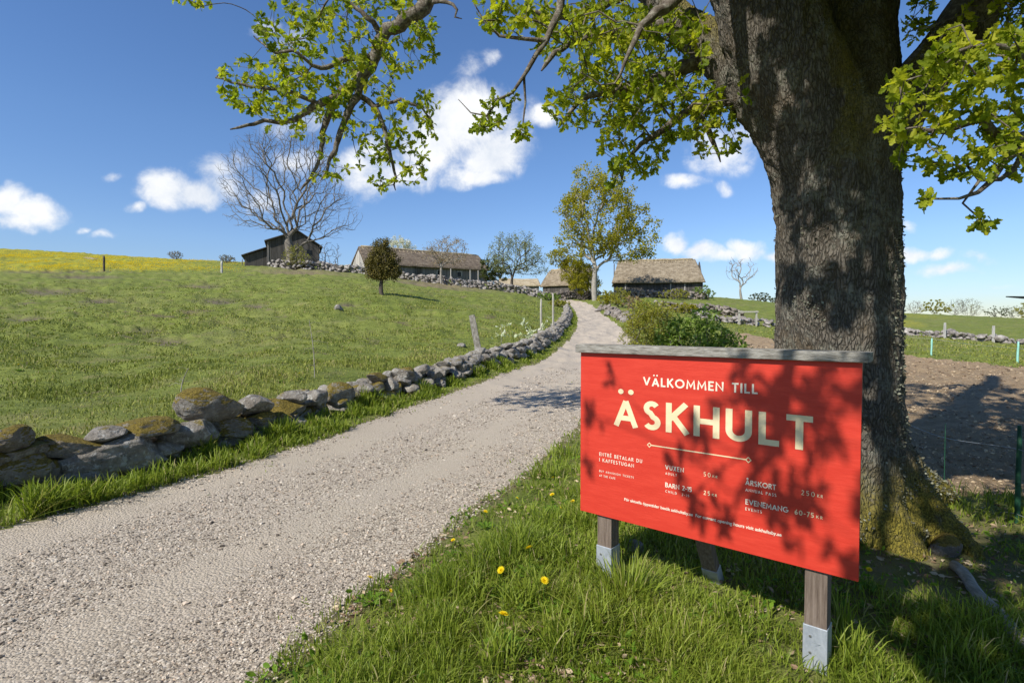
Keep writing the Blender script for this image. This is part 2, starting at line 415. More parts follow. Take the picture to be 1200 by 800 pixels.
c = t.mix(t.math('MULTIPLY', t.smooth(fn, 0.45, 0.7), 0.40), c, (0.30, 0.275, 0.23))
c = t.mix(t.math('MULTIPLY', t.smooth(t.noise(t.P, 2.6, 5, 0.7), 0.50, 0.62), 0.45), c, (0.145, 0.105, 0.06))
c = t.mix(t.math('MULTIPLY', t.math('MULTIPLY', t.smooth(t.noise(t.P, 4.0, 5, 0.7), 0.50, 0.60), t.smooth(t.noise(t.P, 26, 6, 0.8), 0.4, 0.6)), 0.55), c, (0.33, 0.335, 0.27))
c = t.mix(t.math('MULTIPLY', attr(t, 'moss'), t.smooth(t.noise(t.P, 10, 6, 0.8), 0.25, 0.5)), c, t.mix(t.smooth(t.noise(t.P, 60, 4, 0.8), 0.35, 0.65), (0.09, 0.08, 0.012), (0.33, 0.27, 0.045)))
t.link(c, t.bsdf.inputs['Base Color'])
bump(t, t.math('ADD', t.math('MULTIPLY', ed, .8), t.math('MULTIPLY', t.noise(scaled(t, t.P, (1, 1, .35)), 38, 7, 0.8), 1.3)), 0.022, 1.0)
M['oak_bark'] = t.mat
M['oak_branch'] = m_noise('oak_branch_bark', [(0.3, (0.06, 0.048, 0.038)), (0.5, (0.135, 0.112, 0.088)), (0.68, (0.30, 0.285, 0.235))], 22, 0.95, 60, 0.01)
M['bark'] = m_noise('grey_bark', [(0.3, (0.10, 0.085, 0.07)), (0.7, (0.24, 0.215, 0.18))], 3, 0.95, 9, 0.02)
M['bark_pale'] = m_noise('pale_bark', [(0.3, (0.21, 0.19, 0.155)), (0.7, (0.38, 0.35, 0.30))], 3, 0.95, 9, 0.02)
M['bark_dark'] = m_noise('dark_bark', [(0.3, (0.05, 0.04, 0.032)), (0.7, (0.12, 0.10, 0.08))], 3, 0.95, 9, 0.02)
# leaves
M['oak_leaf'] = m_leafy('oak_leaf', [(0, (0.155, 0.215, 0.014)), (0.5, (0.30, 0.36, 0.024)), (1, (0.50, 0.50, 0.04))], 0.58)
M['leaf_yellow'] = m_leafy('yellow_green_leaf', [(0, (0.21, 0.215, 0.014)), (0.5, (0.34, 0.32, 0.022)), (1, (0.48, 0.41, 0.035))], 0.5)
M['leaf_green'] = m_leafy('fresh_leaf', [(0, (0.10, 0.165, 0.025)), (0.5, (0.21, 0.30, 0.045)), (1, (0.42, 0.52, 0.15))], 0.45, 0.4)
M['leaf_olive'] = m_leafy('olive_twig_leaf', [(0, (0.20, 0.17, 0.03)), (0.5, (0.32, 0.31, 0.045)), (1, (0.42, 0.44, 0.07))], 0.45)
M['leaf_juniper'] = m_leafy('juniper_needles', [(0, (0.05, 0.048, 0.012)), (0.5, (0.125, 0.105, 0.022)), (1, (0.24, 0.185, 0.04))], 0.15)
M['leaf_pink'] = m_leafy('budding_leaf', [(0, (0.19, 0.13, 0.06)), (0.5, (0.29, 0.21, 0.10)), (1, (0.40, 0.31, 0.16))], 0.3)
M['leaf_grey'] = m_leafy('grey_green_leaf', [(0, (0.16, 0.18, 0.07)), (0.5, (0.24, 0.27, 0.11)), (1, (0.34, 0.36, 0.18))], 0.35)
M['leaf_dark'] = m_leafy('dark_leaf', [(0, (0.03, 0.045, 0.012)), (0.5, (0.065, 0.085, 0.02)), (1, (0.12, 0.14, 0.03))], 0.2)
M['blossom'] = m_leafy('white_blossom', [(0, (0.50, 0.50, 0.40)), (1, (0.85, 0.83, 0.74))], 0.3)
M['sapling_leaf'] = m_leafy('pale_sapling_leaf', [(0, (0.42, 0.50, 0.26)), (1, (0.75, 0.76, 0.60))], 0.35)
M['grass'] = m_leafy('grass_blade', [(0, (0.10, 0.15, 0.014)), (0.45, (0.22, 0.285, 0.03)), (0.8, (0.32, 0.375, 0.06)), (0.93, (0.37, 0.36, 0.12)), (1, (0.46, 0.37, 0.21))], 0.38, 0.5)
M['meadow_blade'] = m_leafy('meadow_blade', [(0, (0.115, 0.145, 0.022)), (0.45, (0.215, 0.245, 0.040)), (0.8, (0.31, 0.32, 0.07)), (0.93, (0.29, 0.26, 0.10)), (1, (0.34, 0.27, 0.14))], 0.2, 0.7)
M['dandelion'] = m_leafy('dandelion_petals', [(0, (0.80, 0.58, 0.004)), (1, (0.88, 0.72, 0.02))], 0.2)
M['dandelion_leaf'] = m_leafy('dandelion_leaf', [(0, (0.06, 0.13, 0.01)), (1, (0.16, 0.27, 0.02))], 0.3)
t = material('loose_gravel', 0.85)
c = t.ramp(attr(t, 'tint'), [(0, (0.085, 0.07, 0.055)), (0.3, (0.25, 0.21, 0.165)), (0.6, (0.43, 0.37, 0.29)), (0.85, (0.60, 0.54, 0.45)), (1, (0.50, 0.37, 0.26))])
t.link(c, t.bsdf.inputs['Base Color']); M['pebble'] = t.mat
t = material('earth_clods', 0.97)
c = t.ramp(attr(t, 'tint'), [(0, (0.14, 0.095, 0.06)), (0.5, (0.29, 0.215, 0.14)), (1, (0.47, 0.37, 0.24))])
t.link(c, t.bsdf.inputs['Base Color']); M['clod'] = t.mat
t = material('dead_leaves_and_straw', 0.95)
c = t.ramp(attr(t, 'tint'), [(0, (0.12, 0.075, 0.045)), (0.5, (0.28, 0.19, 0.12)), (1, (0.50, 0.41, 0.27))])
t.link(c, t.bsdf.inputs['Base Color']); M['litter'] = t.mat
t = material('lichen_tufts', 0.95)
c = t.ramp(attr(t, 'tint'), [(0, (0.06, 0.055, 0.035)), (0.5, (0.14, 0.14, 0.10)), (1, (0.29, 0.30, 0.235))])
t.link(c, t.bsdf.inputs['Base Color']); M['lichen'] = t.mat
M['log'] = grain('grey_pole_wood', (0.17, 0.155, 0.13), (0.31, 0.29, 0.255), (0.44, 0.42, 0.38), (4, 1, 4))

# ------------------------------------------------------------------ terrain
# path edges: (Y, X left, X right, z)
PATH = np.array([
 (-6, -7.2, -4.2, 0.02), (-2, -6.6, -3.3, 0.0), (1.0, -5.9, -1.85, 0.0), (2.45, -5.2, -1.19, 0.0), (3.82, -4.35, -0.70, 0.0), (4.9, -3.72, -0.29, 0.01), (5.9, -3.16, 0.12, .02),
 (7.2, -2.66, 0.62, .03), (9.5, -2.08, 1.30, .07), (13, -0.80, 2.25, .2), (16.5, 0.30, 3.2, .3), (20, 1.30, 4.2, .42), (27, 2.85, 5.9, .84), (38, 4.55, 7.6, 1.45),
 (50, 6.0, 8.95, 2.15), (62, 7.1, 9.9, 3.2), (75, 7.9, 10.7, 4.5), (85, 7.2, 10.2, 5.3), (92, 4.5, 8.5, 5.7)])
def path_at(y):
    return [np.interp(y, PATH[:, 0], PATH[:, k]) for k in (1, 2, 3)]
_cp = []
for r in PATH: _cp += [(r[1], r[0], r[3]), (r[2], r[0], r[3])]
for X, Y, z in [(-4, -6, 0.1), (4, -6, 0), (-14, -6, .5), (14, -6, -.1), (2, 1, 0), (1.55, 2.6, -0.10), (2.2, 2.4, -0.10), (1.2, 2.0, -.05), (0.6, 3.4, .10), (2.6, 4.4, .06), (5, 3, -.02), (8, 2, -.05), (4, 6, 0), (8, 7, -.02), (12, 10, -.03), (20, 8, -.1),
                (5, 10, .08), (8, 14, .15), (5.0, 14, .2), (9, 20, .35), (14, 30, .4), (-6, 2, .15), (-9, 4, .3), (30, -5, -.2), (-30, -5, 1.5)]: _cp.append((X, Y, z))
for px, py, d in [(20, 486, 8), (100, 462, 10), (100, 440, 12.5), (-100, 430, 13), (60, 400, 18), (200, 404, 18), (330, 412, 16.5), (60, 382, 23), (250, 384, 23), (80, 360, 31), (230, 362, 31), (60, 340, 43),
                  (230, 343, 43), (-200, 330, 45), (30, 318, 60), (120, 317, 62), (230, 318, 66), (0, 294, 112), (100, 299, 108), (200, 306, 104), (280, 311, 92), (-250, 280, 112), (330, 312, 84), (360, 317, 78),
                  (0, 300, 240), (150, 308, 240), (300, 320, 240), (-300, 290, 240),
                  (448, 343, 40), (480, 347.5, 41.2), (508, 352, 42.5), (532, 356.5, 44), (430, 343, 42), (400, 363, 31), (500, 356, 38), (550, 361, 38), (600, 379, 30), (500, 397, 22), (560, 420, 16.5), (400, 430, 13.5), (300, 441, 11), (340, 340, 44), (330, 325, 60), (420, 330, 58), (520, 342, 58), (600, 352, 58), (640, 358, 50),
                  (400, 318.5, 80), (450, 325, 80), (500, 333, 80), (550, 338, 80), (600, 343, 81), (640, 347, 82), (420, 311, 97), (500, 325, 100), (580, 332, 98), (620, 341, 95), (660, 345, 92),
                  (700, 349, 80), (720, 346, 90), (770, 347, 92), (830, 348, 96), (860, 350, 108), (900, 353, 112), (930, 358, 120),
                  (770, 362, 60), (800, 372, 48), (850, 362, 70), (900, 364, 75), (870, 380, 55), (760, 390, 28), (740, 372, 48), (860, 398, 38), (910, 391, 44),
                  (1050, 366, 150), (1120, 368, 150), (1200, 373, 150), (1050, 392, 50), (1130, 399, 47), (1200, 405, 45), (1060, 415, 31), (1200, 432, 22.5), (1350, 410, 45), (1350, 380, 150), (1500, 380, 100), (1060, 376, 95), (1190, 383, 90),
                  (1000, 372, 260), (1200, 376, 260), (800, 360, 250), (600, 350, 250)]:
    p = at(px, py, d); _cp.append((p.x, p.y, p.z))
_cp = np.array(_cp, float)
RC = 5.0
def _warp(x, y):
    r = np.sqrt(x * x + y * y) + 1e-9; k = np.log1p(r / RC) / r
    return x * k, y * k
_wx, _wy = _warp(_cp[:, 0], _cp[:, 1])
def _phi(r2):
    return np.where(r2 > 1e-12, 0.5 * r2 * np.log(np.maximum(r2, 1e-12)), 0)
_n = len(_cp)
_sc = 1 + np.sqrt(_cp[:, 0] ** 2 + _cp[:, 1] ** 2) / 8.0       # relative height error allowed grows with distance
_K = _phi((_wx[:, None] - _wx) ** 2 + (_wy[:, None] - _wy) ** 2) + np.diag(0.004 * _sc)
_Pm = np.stack([np.ones(_n), _wx, _wy], 1)
_A = np.block([[_K, _Pm], [_Pm.T, np.zeros((3, 3))]])
_co = np.linalg.solve(_A, np.concatenate([_cp[:, 2], np.zeros(3)]))
def base_z(x, y):
    x = np.atleast_1d(np.asarray(x, float)); y = np.atleast_1d(np.asarray(y, float)); sh = x.shape
    r = np.sqrt(x * x + y * y); far = np.maximum(r / 260.0, 1)
    wx, wy = _warp((x / far).ravel(), (y / far).ravel()); out = np.empty(wx.size)
    for i in range(0, wx.size, 40000):
        a = wx[i:i + 40000]; b = wy[i:i + 40000]
        out[i:i + 40000] = _phi((a[:, None] - _wx) ** 2 + (b[:, None] - _wy) ** 2) @ _co[:_n] + _co[_n] + _co[_n + 1] * a + _co[_n + 2] * b
    out = out.reshape(sh)
    return out - np.maximum(r - 260, 0) * 0.012
SOIL = np.array([(3.5, 5.2), (5.0, 4.9), (7.5, 4.6), (14, 3.5), (40, 2), (40, 14), (21, 23), (21.8, 31), (18, 43), (14.8, 38), (8, 19), (4.6, 8)])
def in_soil(x, y):
    inside = np.zeros(x.shape, bool); n = len(SOIL)
    x = x + 0.5 * fbm(x * .9, y * .9, seed=5); y = y + 0.4 * fbm(x * .9 + 9, y * .9, seed=6)
    for i in range(n):
        x1, y1 = SOIL[i]; x2, y2 = SOIL[(i + 1) % n]
        c = ((y1 > y) != (y2 > y)) & (x < (x2 - x1) * (y - y1) / (y2 - y1 + 1e-12) + x1)
        inside ^= c
    return inside
def path_sd(x, y):
    """>0 inside the gravel, metres from its nearer edge"""
    l, r, _ = path_at(y)
    s = np.minimum(x - l, r - x) * 0.9
    return np.where((y > -6) & (y < 91), s, -5.0)
def edge_noise(x, y): return 0.10 * fbm(x * 1.3, y * 1.3, seed=31, oct=3) + 0.05 * fbm(x * 7, y * 7, seed=32, oct=3)
def terrain(x, y):
    x = np.asarray(x, float); y = np.asarray(y, float)
    z = base_z(x, y).reshape(x.shape)
    r = np.sqrt(x * x + y * y)
    sd = path_sd(x, y)
    off = np.clip((-sd - 0.05) / 1.2, 0, 1)
    so = in_soil(x, y)
    lump = 0.05 * fbm(x * .9, y * .9, seed=1, oct=3) + 0.02 * fbm(x * 5, y * 5, seed=2, oct=3)
    far = np.clip((r - 9) / 18, 0, 1)
    left = np.clip((-sd - 1.0) / 4, 0, 1) * (x < 6)
    hum = 0.38 * far * left * (fbm(x * .30, y * .42, seed=3, oct=5, gain=0.6)) + 0.20 * far * fbm(x * 1.5, y * 1.5, seed=4, oct=3)
    jn = np.clip(1 - np.hypot(x + 7.2, y - 41.5) / 9, 0, 1); hum = hum * (1 - jn)
    # terracettes on the slope
    s2 = (1 - jn) * 0.20 * far * left * vnoise(x * .10, z * 1.6 + 1.3 * fbm(x * .08, y * .08, seed=9), seed=8)
    clod = 0.045 * np.abs(fbm(x * 4.0, y * 4.0, seed=12, oct=4, gain=.62)) * 2 + 0.02 * fbm(x * 1.2, y * 1.2, seed=13)
    g = off * np.where(so, clod, lump) + hum + s2
    # the path: crowned a little, loose ridges
    g = g + np.where(sd > 0, 0.012 * np.clip(1.2 - r / 20, 0, 1) * fbm(x * 1.8, y * 1.8, seed=21, oct=4) + 0.02 * np.clip(sd, 0, 1), 0)
    return z + g
def gz(x, y): return float(terrain(np.array([x]), np.array([y]))[0])
def ray_ground(px, py, dmin=1.5, dmax=160):
    d = np.geomspace(dmin, dmax, 500); v = pix_dir(px, py)
    X, Y, Z = v.x * d, v.y * d, CAMZ + v.z * d
    below = np.nonzero(Z < terrain(X, Y))[0]
    i = below[0] if len(below) else len(d) - 1
    return Vector((X[i], Y[i], gz(X[i], Y[i])))

def scar_of(px, py, dep):
    # worn, broken turf on the terraces of the slope
    sc_ = np.zeros(len(px))
    for (cx, cy, rx, ry) in [(195, 399, 34, 6), (165, 388, 40, 4), (60, 341, 60, 5), (255, 352, 40, 4), (235, 335, 34, 3), (410, 356, 18, 3), (100, 324, 60, 3), (300, 358, 22, 4), (30, 372, 30, 4), (60, 318, 90, 2), (330, 395, 16, 3), (120, 352, 50, 3), (440, 400, 14, 3)]:
        sc_ = np.maximum(sc_, np.clip(1.6 * (1 - np.hypot((px - cx) / rx, (py - cy) / ry)), 0, 1) * (dep > 8))
    return sc_
def track_of(x, y):
    l_, r_, _ = path_at(y); lat = (x - l_) / (r_ - l_) + .06 * fbm(x * .7, y * .7, seed=41)
    return np.clip(np.exp(-((lat - .15) / .12) ** 2) + .9 * np.exp(-((lat - .66) / .10) ** 2), 0, 1)
def build_ground():
    th_f = np.linspace(R(-56), R(56), 900); th_b = np.linspace(R(56), R(304), 90)[1:]
    th = np.concatenate([th_f, th_b[:-1]]); nt = len(th)
    rr = [0.5]
    while rr[-1] < 900: rr.append(rr[-1] * (1.0125 if rr[-1] < 150 else 1.04))
    rr = np.array(rr); nr = len(rr)
    RR, TT = np.meshgrid(rr, th, indexing='ij')
    X = RR * np.sin(TT); Y = RR * np.cos(TT)
    Z = terrain(X, Y)
    V = np.stack([X, Y, Z], -1).reshape(-1, 3)
    V = np.vstack([V, [[0, 0, gz(0, 0)]]])
    i = np.arange(nr - 1)[:, None]; j = np.arange(nt)[None, :]; j2 = (j + 1) % nt
    F = np.stack([i * nt + j, i * nt + j2, (i + 1) * nt + j2, (i + 1) * nt + j], -1).reshape(-1, 4)[:, ::-1]
    cen = V[F].mean(1)
    onp = path_sd(cen[:, 0], cen[:, 1]) + edge_noise(cen[:, 0], cen[:, 1]) > 0
    ons = in_soil(cen[:, 0], cen[:, 1]) & ~onp
    fan = np.stack([np.arange(nt), (np.arange(nt) + 1) % nt, np.full(nt, nr * nt)], -1)[:, ::-1]
    px, py, dep = proj(V)
    yel = np.clip((np.sqrt(V[:, 0] ** 2 + V[:, 1] ** 2) - 62) / 4, 0, 1) * (dep > 0) * np.clip((275 - px) / 90, 0, 1) * np.clip((318 + 2.2 * fbm(px / 9, py * 0, seed=43) - py) / 3, 0, 1)
    patch = np.clip(1 - np.hypot((px - 1060) / 32, (np.hypot(V[:, 0], V[:, 1]) - 100) / 22), 0, 1) * (dep > 0) + .55 * np.clip(1 - np.hypot((px - 1040) / 110, (np.hypot(V[:, 0], V[:, 1]) - 150) / 25), 0, 1) * (dep > 0)
    yel = np.maximum(yel, np.clip(patch * 1.2, 0, .8))
    bare = np.zeros(len(V))
    for (cx, cy, rx, ry, d0, d1) in [(500, 335, 120, 9, 66, 84), (350, 322, 60, 10, 66, 84)]:
        e = np.clip(1.3 - np.hypot((px - cx) / rx, (py - cy) / ry), 0, 1) * (dep > d0) * (dep < d1); bare = np.maximum(bare, e)
    # trodden ground round the oak and below the sign
    bare = np.maximum(bare, 0.75 * np.clip(1.5 - np.hypot(V[:, 0] - 2.6, V[:, 1] - 4.4) / 1.6, 0, 1))
    sdv = path_sd(V[:, 0], V[:, 1]); bare = np.maximum(bare, 0.8 * np.clip(1 - np.abs(sdv + 0.05) / 0.22, 0, 1) * (dep < 40))
    scar = scar_of(px, py, dep)
    V[:, 2] += -.14 * scar * (dep > 8)
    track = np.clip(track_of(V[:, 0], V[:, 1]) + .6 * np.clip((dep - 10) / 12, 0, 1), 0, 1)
    def sub(name, mask, mat, label, extra=None):
        f = F[mask]
        fl = [f] + ([extra] if extra is not None else [])
        idx = np.unique(np.concatenate([a.ravel() for a in fl])); mp = np.full(len(V), -1); mp[idx] = np.arange(len(idx))
        o = mesh_np(name, V[idx], [mp[a] for a in fl], mat, attrs={'yellow': yel[idx], 'bare': bare[idx], 'scar': scar[idx], 'track': track[idx]})
        tag(o, label, kind='structure'); return o
    sub('grass_ground', ~onp & ~ons, M['turf'], 'green meadow turf rising to the hilltop', fan)
    sub('gravel_path', onp, M['gravel'], 'pale gravel path climbing and bending towards the farm')
    sub('ploughed_field', ons, M['earth'], 'bare brown earth of the field behind the oak')
build_ground()

# ------------------------------------------------------------------ stones
def ico(n):
    bm = bmesh.new(); bmesh.ops.create_icosphere(bm, subdivisions=n, radius=1.0)
    V = np.array([v.co[:] for v in bm.verts]); F = np.array([[v.index for v in f.verts] for f in bm.faces]); bm.free()
    return V, F
ICO = {n: ico(n) for n in (1, 2, 3, 4, 5)}
def rock(rng, n, cuts=9, rough=0.085):
    V, F = ICO[n]; V = V * 1.0
    V = np.sign(V) * np.abs(V) ** 0.87                        # towards a block
    for k in range(cuts):
        nn = rng.normal(size=3); nn /= np.linalg.norm(nn); h = rng.uniform(0.54, 0.88)
        V -= np.maximum(V @ nn - h, 0)[:, None] * nn * 0.95
    s = rng.uniform(0, 90)
    dn = 0.10 * fbm(V[:, 0] * 1.3 + s, V[:, 1] * 1.3, V[:, 2] * 1.3, seed=3, oct=3)
    if n >= 3: dn = dn + rough * fbm(V[:, 0] * 4 + s, V[:, 1] * 4, V[:, 2] * 4, seed=5, oct=4, gain=0.6)
    if n >= 4: dn = dn + .02 * fbm(V[:, 0] * 14 + s, V[:, 1] * 14, V[:, 2] * 14, seed=6, oct=3, gain=.65)
    V = V * (1 + dn)[:, None]
    V /= np.abs(V).max(0)
    return V, F
def rotm(rx, ry, rz):
    return np.array(Matrix.Rotation(rz, 3, 'Z') @ Matrix.Rotation(ry, 3, 'Y') @ Matrix.Rotation(rx, 3, 'X'))
def cobble(rng, n): return rock(rng, n, cuts=3, rough=.03)
def wall_line(Y, off):
    l, r, z = path_at(Y); l2 = path_at(Y + .1)[0]
    t = np.array([l2 - l, 0.1]); t /= np.linalg.norm(t); n = np.array([-t[1], t[0]])
    return np.array([l, Y]) + n * off, math.atan2(t[1], t[0])

def roadside_wall():
    rng = np.random.default_rng(5)
    root = empty('stone_wall', (-4.6, 5.4, gz(-4.6, 5.4)), 'long dry stone wall of mossy grey boulders along the left edge of the gravel path', 'stone wall'); root['kind'] = 'thing'
    ro = np.array(root.location)
    stones = []                                              # (screen size, centre, half size, rotation, level, mossy)
    ys = np.linspace(2.0, 30, 1500); lp = np.array([list(wall_line(y, 0.85)[0]) for y in ys])
    lz = np.interp(ys, PATH[:, 0], PATH[:, 3]); sx, sy, sd = proj(np.column_stack([lp, lz + .3]))
    hand = [(8,512,44,30,1),(20,549,66,38,1),(14,530,60,20,1),(127,531,120,44,0),(78,521,66,26,1),(120,507,40,16,0),(166,504,68,28,1),(217,507,64,32,0),(249,473,72,40,2),
            (268,502,44,30,1),(301,473,38,28,0),(337,481,46,30,1),(301,494,44,24,1),(367,468,40,25,0),(345,466,28,16,0),(397,461,38,26,1),(366,485,32,24,1),(394,482,34,22,0),
            (338,500,38,24,0),(85,561,84,28,0),(12,586,50,26,0),(190,522,36,20,0),(245,527,56,24,0),(290,517,42,26,0),(150,552,60,24,0),(210,536,50,22,0),(320,508,44,22,0),
            (428,462,40,26,1),(424,478,36,22,0),(455,456,36,22,1),(-30,545,60,40,1),(-40,510,60,36,0)]
    for (px, py, wp, hp, mo) in hand:
        i = int(np.argmin(np.abs(sx - px))); d = sd[i]; c = at(px, py, d); (q, a) = wall_line(ys[i], .85)
        back = np.array([-math.sin(a), math.cos(a)])
        # the front faces of the lower stones stand a little further out
        out = 0.05 if py > 495 else -0.03
        cx, cy = c.x - back[0] * out, c.y - back[1] * out
        hw = wp / 640 * d / 2 * 1.05; hh = hp / 640 * d / 2 * 1.05
        stones.append([wp * hp, (cx, cy, c.z), (hw * 1.05, 0.24 if wp < 100 else .3, hh), (rng.uniform(-.06, .06), rng.uniform(-.10, .10) + (-.05 if mo == 0 else 0), a + rng.uniform(-.10, .10) - .25), 5 if wp > 34 else 4, mo])
    Y = 2.2
    while Y < 64:
        H = np.interp(Y, [2, 9, 14, 20, 64], [.48, .52, .50, .54, .60])
        near = Y < 9.7
        for row, side in (((0, -.20), (0, .22), (1, -.12), (1, .2), (2, 0)) if not near else ((0, .30), (1, .28), (0, 0.02))):
            L = rng.uniform(.26, .60); hgt = H / 2.45 * rng.uniform(.85, 1.3)
            yy = Y + rng.uniform(-.22, .22)
            (q, a) = wall_line(yy, 0.85 + side + rng.uniform(-.05, .05))
            zz = gz(q[0], q[1]) + H * (0.17 + row * 0.30) + rng.uniform(-.04, .04)
            if row == 2 and rng.random() < .25: continue
            if near: L *= .8
            c = (q[0], q[1], zz); sxx, syy, sdd = proj(np.array(c))
            mo = 1 if rng.random() < np.interp(Y, [8, 14, 22], [.75, .6, .15]) else 0
            # a flat slab now and then leans on the top
            tilt = rng.uniform(-.35, .35) if row == 2 else rng.uniform(-.15, .15)
            stones.append([(L * hgt) * (640 / sdd) ** 2, c, (L / 2, rng.uniform(.15, .26), hgt / 2 * (1.15 if row < 2 else rng.uniform(.6, 1.1))), (rng.uniform(-.25, .25), tilt, a + rng.uniform(-.3, .3)), 4 if Y < 17 else (3 if Y < 30 else 2), mo])
        Y += 0.36
    stones.sort(key=lambda s: -s[0])
    restV, restF, restV2, restF2, o1, o2 = [], [], [], [], 0, 0
    for i, (sc_, c, hs_, ro_, lev, mo) in enumerate(stones):
        V, F = rock(rng, lev, cuts=rng.integers(4, 8) if lev == 5 else rng.integers(7, 12))
        if lev == 5 and V[V[:, 2] > .3].std(0)[0] > V[V[:, 2] < -.3].std(0)[0]: V = V * [1, -1, -1]; hs_ = hs_
        V = (V * np.array(hs_)) @ rotm(*ro_).T
        mat = M['stone_moss'] if mo else M['stone']
        if i < 99:
            mesh_np('stone', V, F, mat, root, loc=tuple(np.array(c) - ro))
        else:
            restV.append(V + np.array(c) - ro); restF.append(F + o1); o1 += len(V)
    o = mesh_np('stones', np.vstack(restV), np.vstack(restF), M['stone'], root); tag(o, kind='stuff')
roadside_wall()

def stone_row(pts, H, size, mat, label, cat='stone wall', gap=0.0, rows=3, seed=1, group=None, thick=.5, name='stone_wall', lev=2):
    """a wall of piled field stones along ground points, one mesh"""
    rng = np.random.default_rng(seed)
    P = np.array([[p[0], p[1]] for p in pts]); seg = np.linalg.norm(np.diff(P, axis=0), axis=1); cs = np.concatenate([[0], np.cumsum(seg)])
    n = int(cs[-1] / (size * .62)); Vs, Fs, o = [], [], 0
    for k in range(n):
        for r in range(rows):
            for b in (0, 1):
                s = (k + rng.random()) / n * cs[-1]
                if rng.random() < gap: continue
                x = np.interp(s, cs, P[:, 0]); y = np.interp(s, cs, P[:, 1])
                hh = H * (0.9 + .25 * math.sin(s * .7 + seed) * rng.random())
                x += rng.normal() * thick * .25; y += (rng.normal() * .2 + b * .7 - .35) * thick
                L = size * rng.uniform(.5, 1.35)
                V, F = rock(rng, lev, cuts=9)
                V = (V * np.array([L / 2, L / 2 * rng.uniform(.6, 1), L / 2 * rng.uniform(.45, .8)])) @ rotm(rng.uniform(-.4, .4), rng.uniform(-.4, .4), rng.uniform(0, 3.1)).T
                z = hh * (r + .35) / rows + rng.normal() * .04
                Vs.append(V + np.array([x, y, z])); Fs.append(F + o); o += len(V)
    V = np.vstack(Vs); V[:, 2] += terrain(V[:, 0] * 0 + np.round(V[:, 0], 1), np.round(V[:, 1], 1))
    c = V.mean(0); c[2] = V[:, 2].min()
    ob = mesh_np(name, V - c, np.vstack(Fs), mat, loc=tuple(c)); tag(ob, label, cat, group, 'thing'); return ob
g = lambda px, py, d: at(px, py, d)
stone_row([g(325,312,82), g(345,310,81), g(372,313,80), g(405,318,80), g(450,324,80), g(500,332,80), g(550,337,80), g(600,342,81), g(640,345,82)], 1.35, .62, M['stone_far'],
          'long pale field stone wall on the hill crest in front of the thatched longhouse', rows=4, seed=3, thick=.7)
stone_row([g(318,309,80), g(340,309,79), g(362,312,78)], 1.5, .7, M['stone_far'], 'tumbled heap of pale stones at the foot of the big bare tree', 'stone heap', rows=3, seed=4, thick=1.6, name='stone_heap')
stone_row([g(652,349,92), g(672,350,90), g(690,352,86), g(700,353,84)], 1.5, .6, M['stone_brown'], 'short dark stone wall where the gravel path bends out of sight', rows=4, seed=5, thick=.7)
stone_row([g(640,345,83), g(654,349,84)], 1.3, .6, M['stone_brown'], 'stone wall stub between the farm entrance and the long hill wall', rows=4, seed=15, thick=.7)
stone_row([g(708,360,66), g(716,364,60), g(724,368,55), g(732,372,50), g(738,378,44)], .42, .55, M['stone_brown'], 'low broken rubble wall right of the path below the tall tree', 'stone wall', rows=2, seed=6, thick=1.2)
stone_row([g(722,349,84), g(760,352,83), g(800,354,84), g(828,355,86)], 1.3, .6, M['stone_brown'], 'brown stone wall in front of the right thatched barn', rows=4, seed=7, thick=.7)
stone_row([g(765,366,60), g(800,368,60), g(835,369,62), g(868,372,60)], .95, .6, M['stone_brown'], 'dark low stone wall behind the leafy green bush', rows=3, seed=8, thick=.7)
stone_row([g(820,381,52), g(845,380,53), g(872,381,53), g(905,383,53)], .75, .6, M['stone_far'], 'low stone wall ending at the small wooden rail gate', rows=2, seed=9, thick=.8)
stone_row([g(1035,391,51), g(1075,395,50), g(1110,398,49), g(1150,401,48), g(1200,405,46), g(1290,411,44)], .72, .62, M['stone_far'], 'low stone wall crossing the green field right of the oak', rows=2, seed=10, thick=.6, lev=3)

# ------------------------------------------------------------------ sign
O_ = at(680, 598, 3.46); P_ = at(1006, 681, 2.49)
ez = math.atan2(P_.y - O_.y, P_.x - O_.x); SW = math.hypot(P_.x - O_.x, P_.y - O_.y); SH = 1.0
SZ = (O_.z + P_.z) / 2
E1 = Vector((math.cos(ez), math.sin(ez), 0)); E2 = Vector((-math.sin(ez), math.cos(ez), 0))
def sign_uv(px, py, back=0.0):
    v = pix_dir(px, py); o = Vector((0, 0, CAMZ)); q = Vector((O_.x, O_.y, SZ)) + E2 * back
    k = (q - o).dot(E2) / v.dot(E2); h = o + v * k - Vector((O_.x, O_.y, SZ)); return h.dot(E1), h.z
sign = empty('welcome_sign', (O_.x, O_.y, SZ), 'red wooden board reading VÄLKOMMEN TILL ÄSKHULT on short posts before the oak', 'sign', rz=ez)
b = MB(); b.box((0, 0, 0), (SW, .016, SH)); b.build('panel', M['red'], sign, bevel=.0015)
b = MB()
b.prism([(-.022, SH + .001), (SW + .026, SH + .001), (SW + .026, SH + .047), (-.022, SH + .052)], -.030, .13)
cap = b.build('cap_board', M['cap_wood'], sign, bevel=.004)
b = MB(); b.box((.0, -.0, SH - .0), (.001, .001, SH + .0005))
